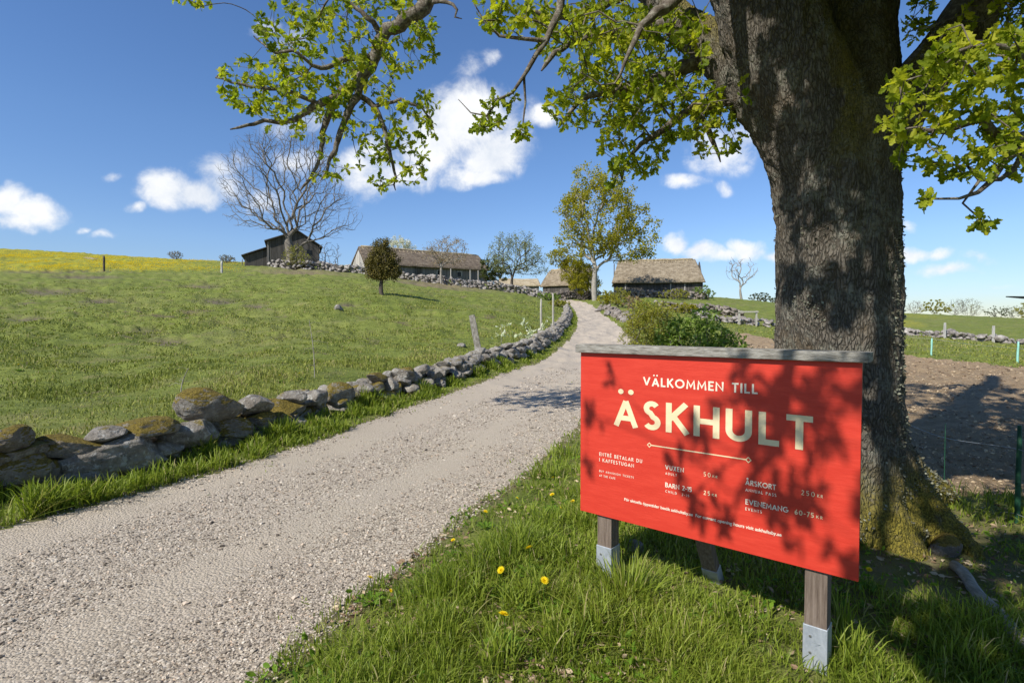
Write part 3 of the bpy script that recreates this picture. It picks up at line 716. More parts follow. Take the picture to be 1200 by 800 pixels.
def sign_post(px, zb, lab=None):
    u, _ = sign_uv(px, 640, .06); wP = .098
    X = O_.x + E1.x * u + E2.x * .065; Y = O_.y + E1.y * u + E2.y * .065; g0 = gz(X, Y) - SZ
    b = MB(); b.box((u - wP / 2, .018, g0 + .10), (u + wP / 2, .018 + wP, SH - .01)); p = b.build('post', M['post_wood'], sign, bevel=.004)
    b = MB()
    b.box((u - wP / 2 - .004, .013, g0 - .25), (u + wP / 2 + .004, .018 + wP + .005, g0 + zb)); s = b.build('post_shoe', M['zinc'], p, bevel=.003)
    for dz in (.05, .13):
        b = MB(); b.tube([(u - .02, .0145, g0 + zb - dz), (u - .02, .0085, g0 + zb - dz)], .006, 10); b.build('screw', M['screw'], s)
sign_post(712, .165); sign_post(959, .215)
# brace behind the board with its own foot
u, _ = sign_uv(806, 640, .06)
X = O_.x + E1.x * u + E2.x * .52; Y = O_.y + E1.y * u + E2.y * .52; g0 = gz(X, Y) - SZ
b = MB(); b.box((-.045, -.030, 0), (.045, .030, .78), Matrix.Translation((u, .46, g0 + .03)) @ Matrix.Rotation(R(30), 4, 'X')); br = b.build('brace', M['post_wood'], sign, bevel=.004)
b = MB(); b.box((-.049, -.034, -.2), (.049, .034, .085), Matrix.Translation((u, .46, g0 + .03)) @ Matrix.Rotation(R(30), 4, 'X')); b.build('brace_shoe', M['zinc'], br, bevel=.003)
b = MB(); b.box((.12, .018, .70), (SW - .12, .05, .80)); b.build('back_rail', M['post_wood'], sign, bevel=.003)

# geometric capitals drawn as monoline strokes; cap height 1
def arc(cx, cy, rx, ry, a0, a1, n=14):
    return [(cx + rx * math.cos(R(a0 + (a1 - a0) * i / n)), cy + ry * math.sin(R(a0 + (a1 - a0) * i / n))) for i in range(n + 1)]
def glyph(ch, t):
    h = t / 2; T = 1 - h; B = h; m = .5
    A = [[(h * .9, 0), (.41, T), (.41, T)], [(.82 - h * .9, 0), (.41, T)], [(.17, .30), (.65, .30)]]
    G = {
     'A': (.82, A), 'B': (.58, [[(h, 0), (h, 1)], [(h, T), (.30, T)] + arc(.30, .75 - h * .2, .21, .25 - h * .8, 90, -90, 8) + [(h, .52)], [(h, B), (.33, B)] + arc(.33, .27, .22, .27 - h, -90, 90, 8)]),
     'C': (.78, [arc(.46, .5, .46 - h, .5 - h, 48, 312)]), 'D': (.74, [[(h, 0), (h, 1)], [(h, T), (.26, T)] + arc(.26, .5, .48 - h, .5 - h, 90, -90) + [(h, B)]]),
     'E': (.52, [[(h, 0), (h, 1)], [(h, T), (.52, T)], [(h, .51), (.46, .51)], [(h, B), (.52, B)]]), 'F': (.5, [[(h, 0), (h, 1)], [(h, T), (.5, T)], [(h, .5), (.44, .5)]]),
     'G': (.86, [arc(.47, .5, .47 - h, .5 - h, 48, 350) + [(.86 - h, .46), (.5, .46)]]), 'H': (.72, [[(h, 0), (h, 1)], [(.72 - h, 0), (.72 - h, 1)], [(h, .5), (.72 - h, .5)]]),
     'I': (t, [[(h, 0), (h, 1)]]), 'J': (.4, [[(.4 - h, 1), (.4 - h, .3)] + arc(.2, .25, .2 - h, .25 - h, 0, -150, 8)]),
     'K': (.66, [[(h, 0), (h, 1)], [(.60, 1), (h + .03, .45)], [(.20, .60), (.64, 0)]]), 'L': (.5, [[(h, 1), (h, B), (.5, B)]]),
     'M': (.92, [[(h, 0), (h + .06, T - .02), (.46, .25), (.92 - h - .06, T - .02), (.92 - h, 0)]]), 'N': (.76, [[(h, 0), (h, T - .03), (.76 - h, B + .03), (.76 - h, 1)]]),
     'O': (.98, [arc(.49, .5, .49 - h, .5 - h, 0, 360, 28)]), 'P': (.56, [[(h, 0), (h, 1)], [(h, T), (.30, T)] + arc(.30, .72, .26 - h, .28 - h, 90, -90, 8) + [(h, .44 + h)]]),
     'R': (.60, [[(h, 0), (h, 1)], [(h, T), (.30, T)] + arc(.30, .73, .26 - h, .27 - h, 90, -90, 8) + [(h, .46 + h)], [(.28, .48), (.57, 0)]]),
     'S': (.56, [arc(.28, .745, .26 - h, .255 - h, 30, 255, 12) + arc(.28, .27, .28 - h, .27 - h, 75, -150, 12)]),
     'T': (.60, [[(.30, 0), (.30, T)], [(0, T), (.60, T)]]), 'U': (.68, [[(h, 1), (h, .36)] + arc(.34, .34, .34 - h, .34 - h, 180, 360) + [(.68 - h, 1)]]),
     'V': (.80, [[(h * .8, 1), (.40, B)], [(.80 - h * .8, 1), (.40, B)]]), 'X': (.68, [[(h, 0), (.68 - h, 1)], [(h, 1), (.68 - h, 0)]]), 'Y': (.7, [[(h, 1), (.35, .45), (.35, 0)], [(.7 - h, 1), (.35, .45)]]),
     '0': (.64, [arc(.32, .5, .32 - h, .5 - h, 0, 360, 24)]), '2': (.54, [arc(.27, .72, .25 - h, .28 - h, 165, -35, 10) + [(h, B), (.54, B)]]), '1': (.3, [[(0, .8), (.2, T), (.2, 0)]]),
     '5': (.54, [[(.48, T), (.12, T), (.09, .58)] + arc(.26, .33, .26 - h, .31 - h * .8, 118, -150, 12)]), '6': (.56, [arc(.28, .31, .28 - h, .31 - h, 0, 360, 18), [(.40, 1), (.06, .42)]]),
     '7': (.5, [[(0, T), (.5 - h, T), (.14, 0)]]), '-': (.34, [[(.02, .44), (.32, .44)]]), '.': (t, [[(h, 0), (h, t)]]),
    }
    if ch in 'ÄÅÉ':
        w_, s_ = G['A' if ch != 'É' else 'E']; s_ = [list(x) for x in s_]
        if ch == 'Ä': s_ += [('disc', .24, 1.245, .092), ('disc', .58, 1.245, .092)]
        if ch == 'Å': s_ += [arc(.41, 1.20, .10, .10, 0, 360, 14)]
        if ch == 'É': s_ += [[(.2, 1.10), (.36, 1.26)]]
        return w_, s_
    return G[ch]
def ribbon(mb, pts, t, f, y):
    n = len(pts); closed = n > 3 and abs(pts[0][0] - pts[-1][0]) < 1e-6 and abs(pts[0][1] - pts[-1][1]) < 1e-6
    if closed: pts = pts[:-1]; n -= 1
    clean = []
    for p in pts:
        if not clean or math.hypot(p[0] - clean[-1][0], p[1] - clean[-1][1]) > 1e-4: clean.append(p)
    pts = clean; n = len(pts); vs = []
    for i in range(n):
        a = pts[i - 1] if (i or closed) else None; c = pts[(i + 1) % n] if (i < n - 1 or closed) else None; p = pts[i]
        d1 = None if a is None else np.array([p[0] - a[0], p[1] - a[1]]); d2 = None if c is None else np.array([c[0] - p[0], c[1] - p[1]])
        d1 = d2 if d1 is None else d1; d2 = d1 if d2 is None else d2
        d1 = d1 / np.linalg.norm(d1); d2 = d2 / np.linalg.norm(d2)
        n1 = np.array([-d1[1], d1[0]]); n2 = np.array([-d2[1], d2[0]]); nn = n1 + n2; nn /= max(np.linalg.norm(nn), 1e-6)
        k = min(1 / max(nn @ n1, .3), 1.7) * t / 2
        vs += [f(p[0] + nn[0] * k, p[1] + nn[1] * k, y), f(p[0] - nn[0] * k, p[1] - nn[1] * k, y)]
    fs = [[2 * i, 2 * i + 1, 2 * ((i + 1) % n) + 1, 2 * ((i + 1) % n)] for i in range(n if closed else n - 1)]
    mb.add(vs, fs)
def text(name, s, x0, x1, z0, cap_h, t, mat, wide=1.0):
    """fit s between x0 and x1 on the panel front (baseline z0, may drop towards z1)"""
    sp = 0.34; ws = []
    for ch in s: ws.append(.42 if ch == ' ' else glyph(ch, t)[0])
    nat = sum(ws); gaps = len(s) - 1
    k = cap_h; need = (x1 - x0) / k
    # letter widths keep their shape, the spacing takes the rest
    kx = wide; gap = (need - nat * kx) / max(gaps, 1)
    if gap < 0.08: kx = (need) / (nat + gaps * .14); gap = .14 * kx
    if gap > .42: kx = need / (nat + gaps * .42); gap = .42 * kx
    mb = MB(); cx = 0; cnt = 0
    for ch, wd in zip(s, ws):
        if ch == ' ' and mb.v: mb.build(name, mat, sign); mb = MB()
        if ch != ' ':
            for st in glyph(ch, t)[1]:
                if st[0] == 'disc':
                    mb.add([(x0 + (cx + (st[1] + st[3] * math.cos(q * .2618)) * kx) * k, -.0024, z0 + (st[2] + st[3] * math.sin(q * .2618)) * k) for q in range(24)], [list(range(24))]); continue
                ribbon(mb, st, t, lambda a, c, y, cx=cx: (x0 + (cx + a * kx) * k, y, z0 + c * k), -.0012 - .00012 * (cnt % 9)); cnt += 1
        cx += wd * kx + gap
    o = mb.build(name, mat, sign)
    return o
CR, CP = M['cream'], M['cream_pale']
text('title_lettering', 'VÄLKOMMEN TILL', .428, 1.057, .822, .050, .175, CP, 1.12)
text('name_lettering', 'ÄSKHULT', .238, 1.308, .570, .166, .178, CR, 1.17)
b = MB(); b.box((.478, -.0016, .4795), (1.008, -.0010, .4855)); ribbon(b, [(.458, .4825), (.470, .4945), (.482, .4825), (.470, .4705), (.458, .4825)], .0045, lambda a, c, y: (a, y, c), -.0020)
ribbon(b, [(1.003, .4825), (1.016, .4955), (1.029, .4825), (1.016, .4695), (1.003, .4825)], .0045, lambda a, c, y: (a, y, c), -.0020); b.build('ornamental_rule', CR, sign)
sm = 'small_lettering'
text(sm, 'ENTRÉ BETALAR DU', .138, .425, .370, .0215, .15, CP); text(sm, 'I KAFFESTUGAN', .138, .373, .335, .0215, .15, CP)
text(sm, 'BUY ADMISSION TICKETS', .138, .372, .270, .0125, .15, CP); text(sm, 'AT THE CAFE', .138, .250, .242, .0125, .15, CP)
text(sm, 'VUXEN', .567, .676, .358, .026, .17, CP); text(sm, 'ADULT', .568, .636, .330, .0135, .15, CP)
text(sm, '50', .786, .824, .358, .024, .12, CR); text(sm, 'KR', .834, .860, .360, .0135, .16, CR)
text(sm, 'BARN 2-15', .568, .722, .258, .027, .17, CP); text(sm, 'CHILD', .569, .637, .228, .0135, .15, CP); text(sm, '2-15', .665, .707, .228, .0135, .15, CP)
text(sm, '25', .787, .822, .258, .024, .16, CR); text(sm, 'KR', .832, .858, .260, .0135, .16, CR)
text(sm, 'ÅRSKORT', 1.002, 1.149, .353, .027, .17, CP); text(sm, 'ANNUAL PASS', 1.003, 1.151, .320, .0155, .16, CP)
text(sm, '250', 1.262, 1.320, .353, .0235, .12, CR); text(sm, 'KR', 1.330, 1.354, .355, .0145, .16, CR)
text(sm, 'EVENEMANG', 1.004, 1.205, .252, .028, .17, CP); text(sm, 'EVENTS', 1.004, 1.084, .222, .0150, .15, CP)
text(sm, '60-75', 1.234, 1.318, .252, .0245, .16, CR); text(sm, 'KR', 1.328, 1.354, .254, .0145, .16, CR)
cu = bpy.data.curves.new('line', 'FONT'); cu.body = 'För aktuella öppettider besök askhultsby.se  For current opening hours visit askhultsby.se'
cu.size = .0195; cu.offset = .0004; cu.shear = 0.05
to = bpy.data.objects.new('tmp', cu); COL.objects.link(to); bpy.context.view_layer.update()
me = bpy.data.meshes.new_from_object(to.evaluated_get(bpy.context.evaluated_depsgraph_get())); bpy.data.objects.remove(to); bpy.data.curves.remove(cu)
xs = [v.co.x for v in me.vertices]; k = (1.177 - .311) / (max(xs) - min(xs))
for v in me.vertices: v.co = (.311 + (v.co.x - min(xs)) * k, -.0014, .128 + v.co.y * k)
me.materials.clear(); me.materials.append(CP); link_obj(sm, me, sign)

# ------------------------------------------------------------------ buildings
def thatch_roof(name, L, Wd, z0, rise, over, mat, parent, th=.38, hip=.6, seed=0, endover=.35):
    """two slopes lofted along x with a rounded, uneven skin"""
    n = max(int(L / .22), 20); ys = np.linspace(0, 1, 19)
    prof = []
    for k, a in enumerate(ys):                                # outer skin, front eave to back eave
        y = -over + (Wd + 2 * over) * a; q = 1 - abs(2 * a - 1); q = q ** 0.94
        prof.append((y, z0 - over * .75 + (rise + over * .75) * q + th * (0.85 if 0 < k < 18 else .35)))
    for a in ys[::-1]:                                        # under side
        y = -over * .92 + (Wd + 1.84 * over) * a; q = 1 - abs(2 * a - 1)
        prof.append((y, z0 - over * .75 + (rise + over * .75) * q - .05))
    prof = np.array(prof); m = len(prof); V = []
    ztop = prof[:, 1].max(); zb = prof[:, 1].min()
    for i in range(n + 1):
        s = i / n; x = -endover + (L + 2 * endover) * s; hz = (prof[:, 1] - zb) / (ztop - zb)
        e = (2 * s - 1); xx = x - np.sign(e) * (abs(e) > .0) * hip * hz * abs(e) ** 3
        dz = 0.07 * fbm(xx * .8 + seed, prof[:, 0] * 1.1, seed=seed, oct=4) + .05 * math.sin(s * 5 + seed)
        V.append(np.stack([xx, prof[:, 0], prof[:, 1] + dz], 1))
    V = np.vstack(V); i = np.arange(n)[:, None]; j = np.arange(m)[None, :]; j2 = (j + 1) % m
    F = np.stack([i * m + j, i * m + j2, (i + 1) * m + j2, (i + 1) * m + j], -1).reshape(-1, 4)
    Fc = [[k, k + 1, m - 2 - k, m - 1 - k] for k in range(18)]; Fc2 = [[(n * m) + q for q in f][::-1] for f in Fc]
    return mesh_np(name, V, [F, np.array(Fc)[:, ::-1], np.array(Fc2)[:, ::-1]], mat, parent)
def gable_walls(L, Wd, h, rise, mat, parent, name='wall'):
    b = MB(); t = .18
    b.box((0, 0, -1.2), (L, t, h)); b.box((0, Wd - t, -1.2), (L, Wd, h))
    for x in (0.0, L - t):
        vs = []
        pts = [(t + .002, -1.2), (Wd - t - .002, -1.2), (Wd - t - .002, h), (Wd / 2, h + rise - .15), (t + .002, h)]
        vs = [(x + .001, y, z) for y, z in pts] + [(x + t, y, z) for y, z in pts]
        k = len(pts); b.add(vs, [list(range(k))[::-1], list(range(k, 2 * k))] + [[i, (i + 1) % k, (i + 1) % k + k, i + k] for i in range(k)])
    return b.build(name, mat, parent)
def opening(nm, x0, z0, x1, z1, parent, mat, frame, depth=.05, side='front', L=0):
    """a framed leaf set a little proud of the front wall"""
    b = MB(); b.box((x0, -.03, z0), (x1, -.004, z1)); o = b.build(nm, mat, parent)
    b = MB(); f = .08
    b.box((x0 - f, -.06, z0), (x0 - .002, -.002, z1)); b.box((x1 + .002, -.06, z0), (x1 + f, -.002, z1)); b.box((x0 - f, -.062, z1 + .002), (x1 + f, -.002, z1 + f))
    b.build('frame', frame, o); return o
def ridge_sticks(L, Wd, z, parent, hip=.6):
    b = MB(); n = int(L / .75)
    for i in range(n):
        x = hip + .3 + (L - 2 * hip - .6) * i / (n - 1)
        for s in (-1, 1):
            b.tube([(x + s * .05, Wd / 2 - s * .14, z + .16), (x, Wd / 2 + s * .75, z - .48)], .05, 5)
    return b.build('ridge_sticks', M['thatch_ridge'], parent)
def longhouse(name, label, org, ang, L, Wd, h, rise, wall, roof, over=.45, hip=.6, seed=0, ridge=True, gable_mat=None):
    r = empty(name, org, label, 'thatched house', rz=ang)
    gable_walls(L, Wd, h, rise, wall, r)
    thatch_roof('thatched_roof', L, Wd, h, rise, over, roof, r, hip=hip, seed=seed)
    if ridge:
        b = MB(); b.tube([(hip + .05 + (L - 2 * hip - .1) * i / 14, Wd / 2, h + rise + .30 + .04 * math.sin(i * 1.7)) for i in range(15)], .21, 8)
        b.build('ridge', M['thatch_ridge'], r, smooth=True)
        ridge_sticks(L, Wd, h + rise + .24, r, hip)
    return r
# long thatched farmhouse on the crest
A = at(428, 321, 92); th_ = math.atan2(.53, .845)
h2 = longhouse('thatched_longhouse', 'long low grey farmhouse with brown thatch and a gable paled as if sunlit on the hill crest', A - Vector((0, 0, .3)), th_, 23.6, 7.4, 2.35, 2.75, M['grey_wall'], M['thatch_old'], seed=3, hip=.35)
b = MB(); b.prism([(0.0, -.5), (7.36, -.5), (7.36, 2.3), (3.7, 4.65), (0.0, 2.3)], 0, .05, Matrix.Translation((-.056, .02, 0)) @ Matrix.Rotation(R(90), 4, 'Z')); b.build('sunlit_gable', M['pale_wood'], h2)  # gable face in paler wood, its sunlit brightness put into the colour
for x in (13.2, 17.2): opening('window', x, .75, x + .8, 1.6, h2, M['window'], M['pale_wood'])
opening('door', 9.0, -.2, 10.0, 1.85, h2, M['dark_wood'], M['dark_wood'])
for x in (15.6, 19.6, 21.3):
    b = MB(); b.box((x, -.55, -1.2), (x + .16, -.40, 2.0)); b.build('eave_post', M['pale_wood'], h2)
# right barn
A = at(719, 347, 93.5)
h3 = longhouse('thatched_barn', 'long dark barn with light beige thatch and pale posts right of the tall tree', A - Vector((0, 0, .2)), R(-10.5), 14.6, 7.0, 2.75, 3.55, M['dark_wood'], M['thatch'], over=.6, hip=1.15, seed=8)
for x in (1.9, 9.3, 11.6):
    b = MB(); b.box((x, -.10, -.9), (x + .2, -.01, 2.5)); b.build('post', M['pale_wood'], h3)
opening('barn_door', 4.2, -.4, 6.2, 2.0, h3, M['dark_wood'], M['dark_wood'])
b = MB(); b.box((-.0, -.06, -.95), (14.6, -.012, -.1)); b.build('sill_log', M['pale_wood'], h3)
# small thatched hut, gable end towards the path
A = at(636, 342, 97)
hut = longhouse('thatched_hut', 'small thatched hut with dark gable beside the end of the gravel path', A - Vector((0, 0, .3)), R(-38), 5.6, 4.6, 1.35, 2.6, M['dark_wood'], M['thatch'], over=.3, hip=.2, seed=12)
b = MB(); b.box((5.605, 1.7, -.3), (5.64, 2.7, 1.4)); b.build('door', M['grey_wall'], hut)
# low roof further back between longhouse and hut
A = at(586, 336, 118)
low = longhouse('thatched_shed', 'low distant shed roof of pale thatch between longhouse and hut', A - Vector((0, 0, .6)), R(5), 8.5, 5.0, 1.0, 1.3, M['grey_wall'], M['thatch_ridge'], over=.3, hip=.3, seed=14, ridge=False)
A = at(668, 338, 112)
ww = longhouse('whitewashed_cottage', 'small pale cottage half hidden behind the tall tree', A - Vector((0, 0, .3)), R(6), 5.0, 5.0, 2.6, 2.2, M['pale_wood'], M['thatch'], over=.3, hip=.2, seed=15, ridge=False)
# dark wooden barn with lean-to on the left
A = at(313, 310, 86); s_ = 86 / 640
barn = empty('wooden_barn', A - Vector((0, 0, .3)), 'dark weathered wooden barn with a lean-to behind the big bare tree', 'barn', rz=R(22))
b = MB(); W2 = 58 * s_
b.prism([(0, -1.5), (W2, -1.5), (W2, 3.6), (34 * s_, 5.75), (0, 4.05)], 0, 8); b.build('wall', M['dark_wood'], barn)
b = MB()
def slab(b, x0, z0, x1, z1, y0, y1, t=.16):
    b.prism([(x0, z0), (x1, z1), (x1, z1 + t), (x0, z0 + t)], y0, y1)
slab(b, -.35, 3.90, 34 * s_, 5.80, -.4, 8.4); slab(b, 34 * s_ + .002, 5.80, W2 + .5, 3.38, -.4, 8.4); b.build('roof', M['roof_dark'], barn)
b = MB(); b.prism([(-24 * s_, -1.5), (-.005, -1.5), (-.005, 2.85), (-24 * s_, 1.65)], .6, 7.5); lt = b.build('lean_to', M['dark_wood'], barn)
b = MB(); slab(b, -24 * s_ - .45, 1.55, -.01, 3.02, .2, 7.9, .14); b.build('lean_to_roof', M['roof_dark'], lt)
b = MB(); b.box((.05, -.07, -1.2), (.28, -.004, 3.9)); b.build('corner_post', M['grey_wall'], barn)
b = MB(); b.box((3.0, -.05, -.6), (4.9, -.004, 2.1)); dr = b.build('door', M['grey_wall'], barn)
for z_ in (.1, 1.5):
    b = MB(); b.box((2.95, -.08, z_), (4.95, -.052, z_ + .15)); b.build('door_batten', M['dark_wood'], dr)
b = MB(); b.box((5.9, -.05, 2.2), (6.6, -.004, 2.9)); b.build('window', M['window'], barn)

# ------------------------------------------------------------------ trees
def resample(pts, rad, step):
    P = np.array(pts, float); r = np.array(rad, float)
    # smooth the control points with a Catmull-Rom pass first
    n = len(P); out, ro = [], []
    for i in range(n - 1):
        p0, p1, p2, p3 = P[max(i - 1, 0)], P[i], P[i + 1], P[min(i + 2, n - 1)]
        k = max(int(np.linalg.norm(p2 - p1) / step), 1)
        for j in range(k):
            t = j / k
            out.append(0.5 * ((2 * p1) + (-p0 + p2) * t + (2 * p0 - 5 * p1 + 4 * p2 - p3) * t * t + (-p0 + 3 * p1 - 3 * p2 + p3) * t ** 3)); ro.append(r[i] * (1 - t) + r[i + 1] * t)
    out.append(P[-1]); ro.append(r[-1]); return np.array(out), np.array(ro)
class Skeleton:
    def __init__(s, rng, cap=60000):
        s.P = np.zeros((cap, 3)); s.par = np.full(cap, -1); s.len = np.zeros(cap); s.fix = np.zeros(cap); s.ok = np.ones(cap, bool); s.n = 0; s.rng = rng; s.tips = []; s.lvl = np.zeros(cap, int)
    def add(s, p, par, fix=0.0, ok=True, lvl=0):
        i = s.n; s.P[i] = p; s.par[i] = par; s.fix[i] = fix; s.ok[i] = ok; s.lvl[i] = lvl
        s.len[i] = 0 if par < 0 else s.len[par] + np.linalg.norm(s.P[i] - s.P[par]); s.n += 1; return i
    def limb(s, pts, rad, step, parent=None, jit=0.0, ok=True):
        P, r = resample(pts, rad, step); q = parent
        if q is None: q = -1
        elif q == 'near': q = int(np.argmin(((s.P[:s.n] - P[0]) ** 2).sum(1)))
        first = None
        for k, (p, rr) in enumerate(zip(P, r)):
            if jit and 0 < k: p = p + s.rng.normal(size=3) * jit
            q = s.add(p, q, rr, ok); first = q if first is None else first
        return first, q
    def reach(s, T, step, bf=0.35, jit=0.12, droop=0.0, curl=0.25, maxd=1e9):
        """connect every target point to the tree, short way but keeping the path from the root short too"""
        T = np.asarray(T, float); d0 = np.array([np.min(((s.P[:s.n] - t) ** 2).sum(1)) for t in T]) if len(T) < 4000 else s.rng.random(len(T))
        for i in np.argsort(d0 * s.rng.uniform(.5, 1.5, len(T))):
            t = T[i]; dd = np.sqrt(((s.P[:s.n] - t) ** 2).sum(1))
            cost = dd + bf * s.len[:s.n] + np.where(s.ok[:s.n], 0, 1e6); a = int(np.argmin(cost)); D = dd[a]
            if D > maxd: continue
            n = max(int(D / step), 1); p0 = s.P[a]; pa = s.par[a]
            dirp = (p0 - s.P[pa]) if pa >= 0 else np.array([0, 0, 1.]); L = np.linalg.norm(dirp); dirp = dirp / L if L > 1e-9 else dirp
            c = p0 + dirp * D * curl + s.rng.normal(size=3) * D * .10 + np.array([0, 0, -droop * D]); q = a
            ph = s.rng.normal(size=3)
            for k in range(1, n + 1):
                u = k / n; p = (1 - u) ** 2 * p0 + 2 * u * (1 - u) * c + u * u * t
                if k < n: p = p + s.rng.normal(size=3) * step * jit
                q = s.add(p, q, lvl=s.lvl[a] + 1)
            s.tips.append(q)
    def radii(s, rtip, expo=2.3, rmax=9, freemax=9):
        n = s.n; acc = np.zeros(n); r = np.zeros(n)
        for i in range(n - 1, -1, -1):
            r[i] = max(acc[i] ** (1 / expo) if acc[i] > 0 else 0, rtip); 
            if s.fix[i] > 0: r[i] = s.fix[i]
            if s.par[i] >= 0: acc[s.par[i]] += r[i] ** expo if s.fix[i] == 0 else 0
        r = np.minimum(r, rmax)
        r = np.where(s.fix[:n] > 0, r, np.minimum(r, freemax))
        for i in range(n):                                     # a child is never thicker than its parent
            if s.par[i] >= 0: r[i] = min(r[i], r[s.par[i]] * 1.0)
        return r
    def mesh(s, r, sides=5, skip=None, rough=0.0, knob=0.0):
        n = s.n; ch = [[] for _ in range(n)]
        for i in range(n):
            if s.par[i] >= 0: ch[s.par[i]].append(i)
        V, F, o = [], [], 0; starts = [(i, -1) for i in range(n) if s.par[i] < 0]; ang = np.linspace(0, 2 * math.pi, sides, endpoint=False); ca, sa = np.cos(ang), np.sin(ang)
        while starts:
            i, par = starts.pop(); chain = [i] if par < 0 else [par, i]
            while ch[i]:
                k = max(ch[i], key=lambda c: (s.fix[c] > 0, r[c])); starts += [(c, i) for c in ch[i] if c != k]; i = k; chain.append(i)
            if par >= 0 and np.linalg.norm(s.P[chain[1]] - s.P[chain[0]]) < 1e-4: chain = chain[1:]
            if len(chain) < 2: continue
            if skip is not None and all(skip[c] for c in chain): continue
            P = s.P[chain]; R_ = r[chain].copy()
            if par >= 0: R_[0] = min(R_[1] * 1.25, R_[0])
            R_[-1] *= .6
            if rough: R_ = R_ * (1 + rough * vnoise(P[:, 0] * 9, P[:, 1] * 9, P[:, 2] * 9, seed=4))
            T = np.gradient(P, axis=0); T /= np.linalg.norm(T, axis=1)[:, None] + 1e-12
            a = np.cross(T[0], [0.3, 0.5, 0.8]); a /= np.linalg.norm(a)
            for k in range(len(chain)):
                a = a - T[k] * (a @ T[k]); a /= np.linalg.norm(a) + 1e-12; b = np.cross(T[k], a)
                V.append(P[k] + R_[k] * (ca[:, None] * a + sa[:, None] * b))
            m = len(chain); ii = np.arange(m - 1)[:, None]; j = np.arange(sides)[None]; j2 = (j + 1) % sides
            F.append(np.stack([o + ii * sides + j, o + ii * sides + j2, o + (ii + 1) * sides + j2, o + (ii + 1) * sides + j], -1).reshape(-1, 4)); o += m * sides
        return np.vstack(V), np.vstack(F)
def rand_rots(rng, n, up=None, spread=1.0):
    """random frames; if up is given (n,3) the leaf's length axis follows it loosely"""
    a = rng.normal(size=(n, 3)) if up is None else up + rng.normal(size=(n, 3)) * spread
    a /= np.linalg.norm(a, axis=1)[:, None]; b = rng.normal(size=(n, 3)) + np.array([0, 0, .0]); b -= a * (a * b).sum(1)[:, None]; b /= np.linalg.norm(b, axis=1)[:, None]
    return np.stack([b, a, np.cross(b, a)], 2)                 # columns x (width), y (length), z (normal)
def leaf_tpl(kind):
    if kind == 'oak':                                          # lobed blade, folded along the midrib
        out = [(0, 0), (.07, .10), (.17, .22), (.10, .30), (.28, .47), (.16, .54), (.31, .73), (.17, .80), (.12, .97), (0, 1.0)]
        V = [(0, 0, 0), (0, .35, -.0), (0, .7, .0), (0, 1.0, -.06)]; mid = [0, 0, 1, 1, 1, 2, 2, 2, 3, 3]; L = {}
        F = []
        for sg in (1, -1):
            ids = []
            for (x, y) in out[1:-1]:
                V.append((x * sg, y, abs(x) * .45 - .12 * y * y)); ids.append(len(V) - 1)
            ids = [0] + ids + [3]
            seq = [0, 0, 0, 1, 1, 1, 2, 2, 2, 3]
            for k in range(1, len(ids) - 1):
                m = 1 if k < 4 else 2
                a, b_ = ids[k], ids[k + 1]
                F.append((m, a, b_) if sg > 0 else (m, b_, a))
            F.append((0, ids[1], 1) if sg > 0 else (0, 1, ids[1])); F.append((1, ids[4], 2) if sg > 0 else (1, 2, ids[4]))
        return np.array(V, float), np.array(F)
    if kind == 'oval':
        V = [(0, 0, 0), (.2, .3, .08), (.2, .65, .06), (0, 1, -.1), (-.2, .65, .06), (-.2, .3, .08), (0, .5, 0)]
        return np.array(V, float), np.array([(6, 0, 1), (6, 1, 2), (6, 2, 3), (6, 3, 4), (6, 4, 5), (6, 5, 0)])
    V = [(0, 0, 0), (.32, .5, .1), (0, 1, 0), (-.32, .5, .1)]   # plain rhomb of two triangles for far foliage
    return np.array(V, float), np.array([(0, 1, 2), (0, 2, 3)])
def scatter(tpl, pos, size, rots, tint):
    V0, F0 = tpl; n = len(pos); m = len(V0)
    V = pos[:, None, :] + np.einsum('nij,mj->nmi', rots, V0) * size[:, None, None]
    F = (np.arange(n) * m)[:, None, None] + F0[None]
    return V.reshape(-1, 3), F.reshape(-1, F0.shape[1]), np.repeat(tint, m)
def leaf_mesh(name, mat, parent, tpl, pos, size, rots, tint, loc0):
    V, F, t_ = scatter(tpl, pos, size, rots, tint)
    return mesh_np(name, V - np.array(loc0), F, mat, parent, smooth=False, attrs={'tint': t_})

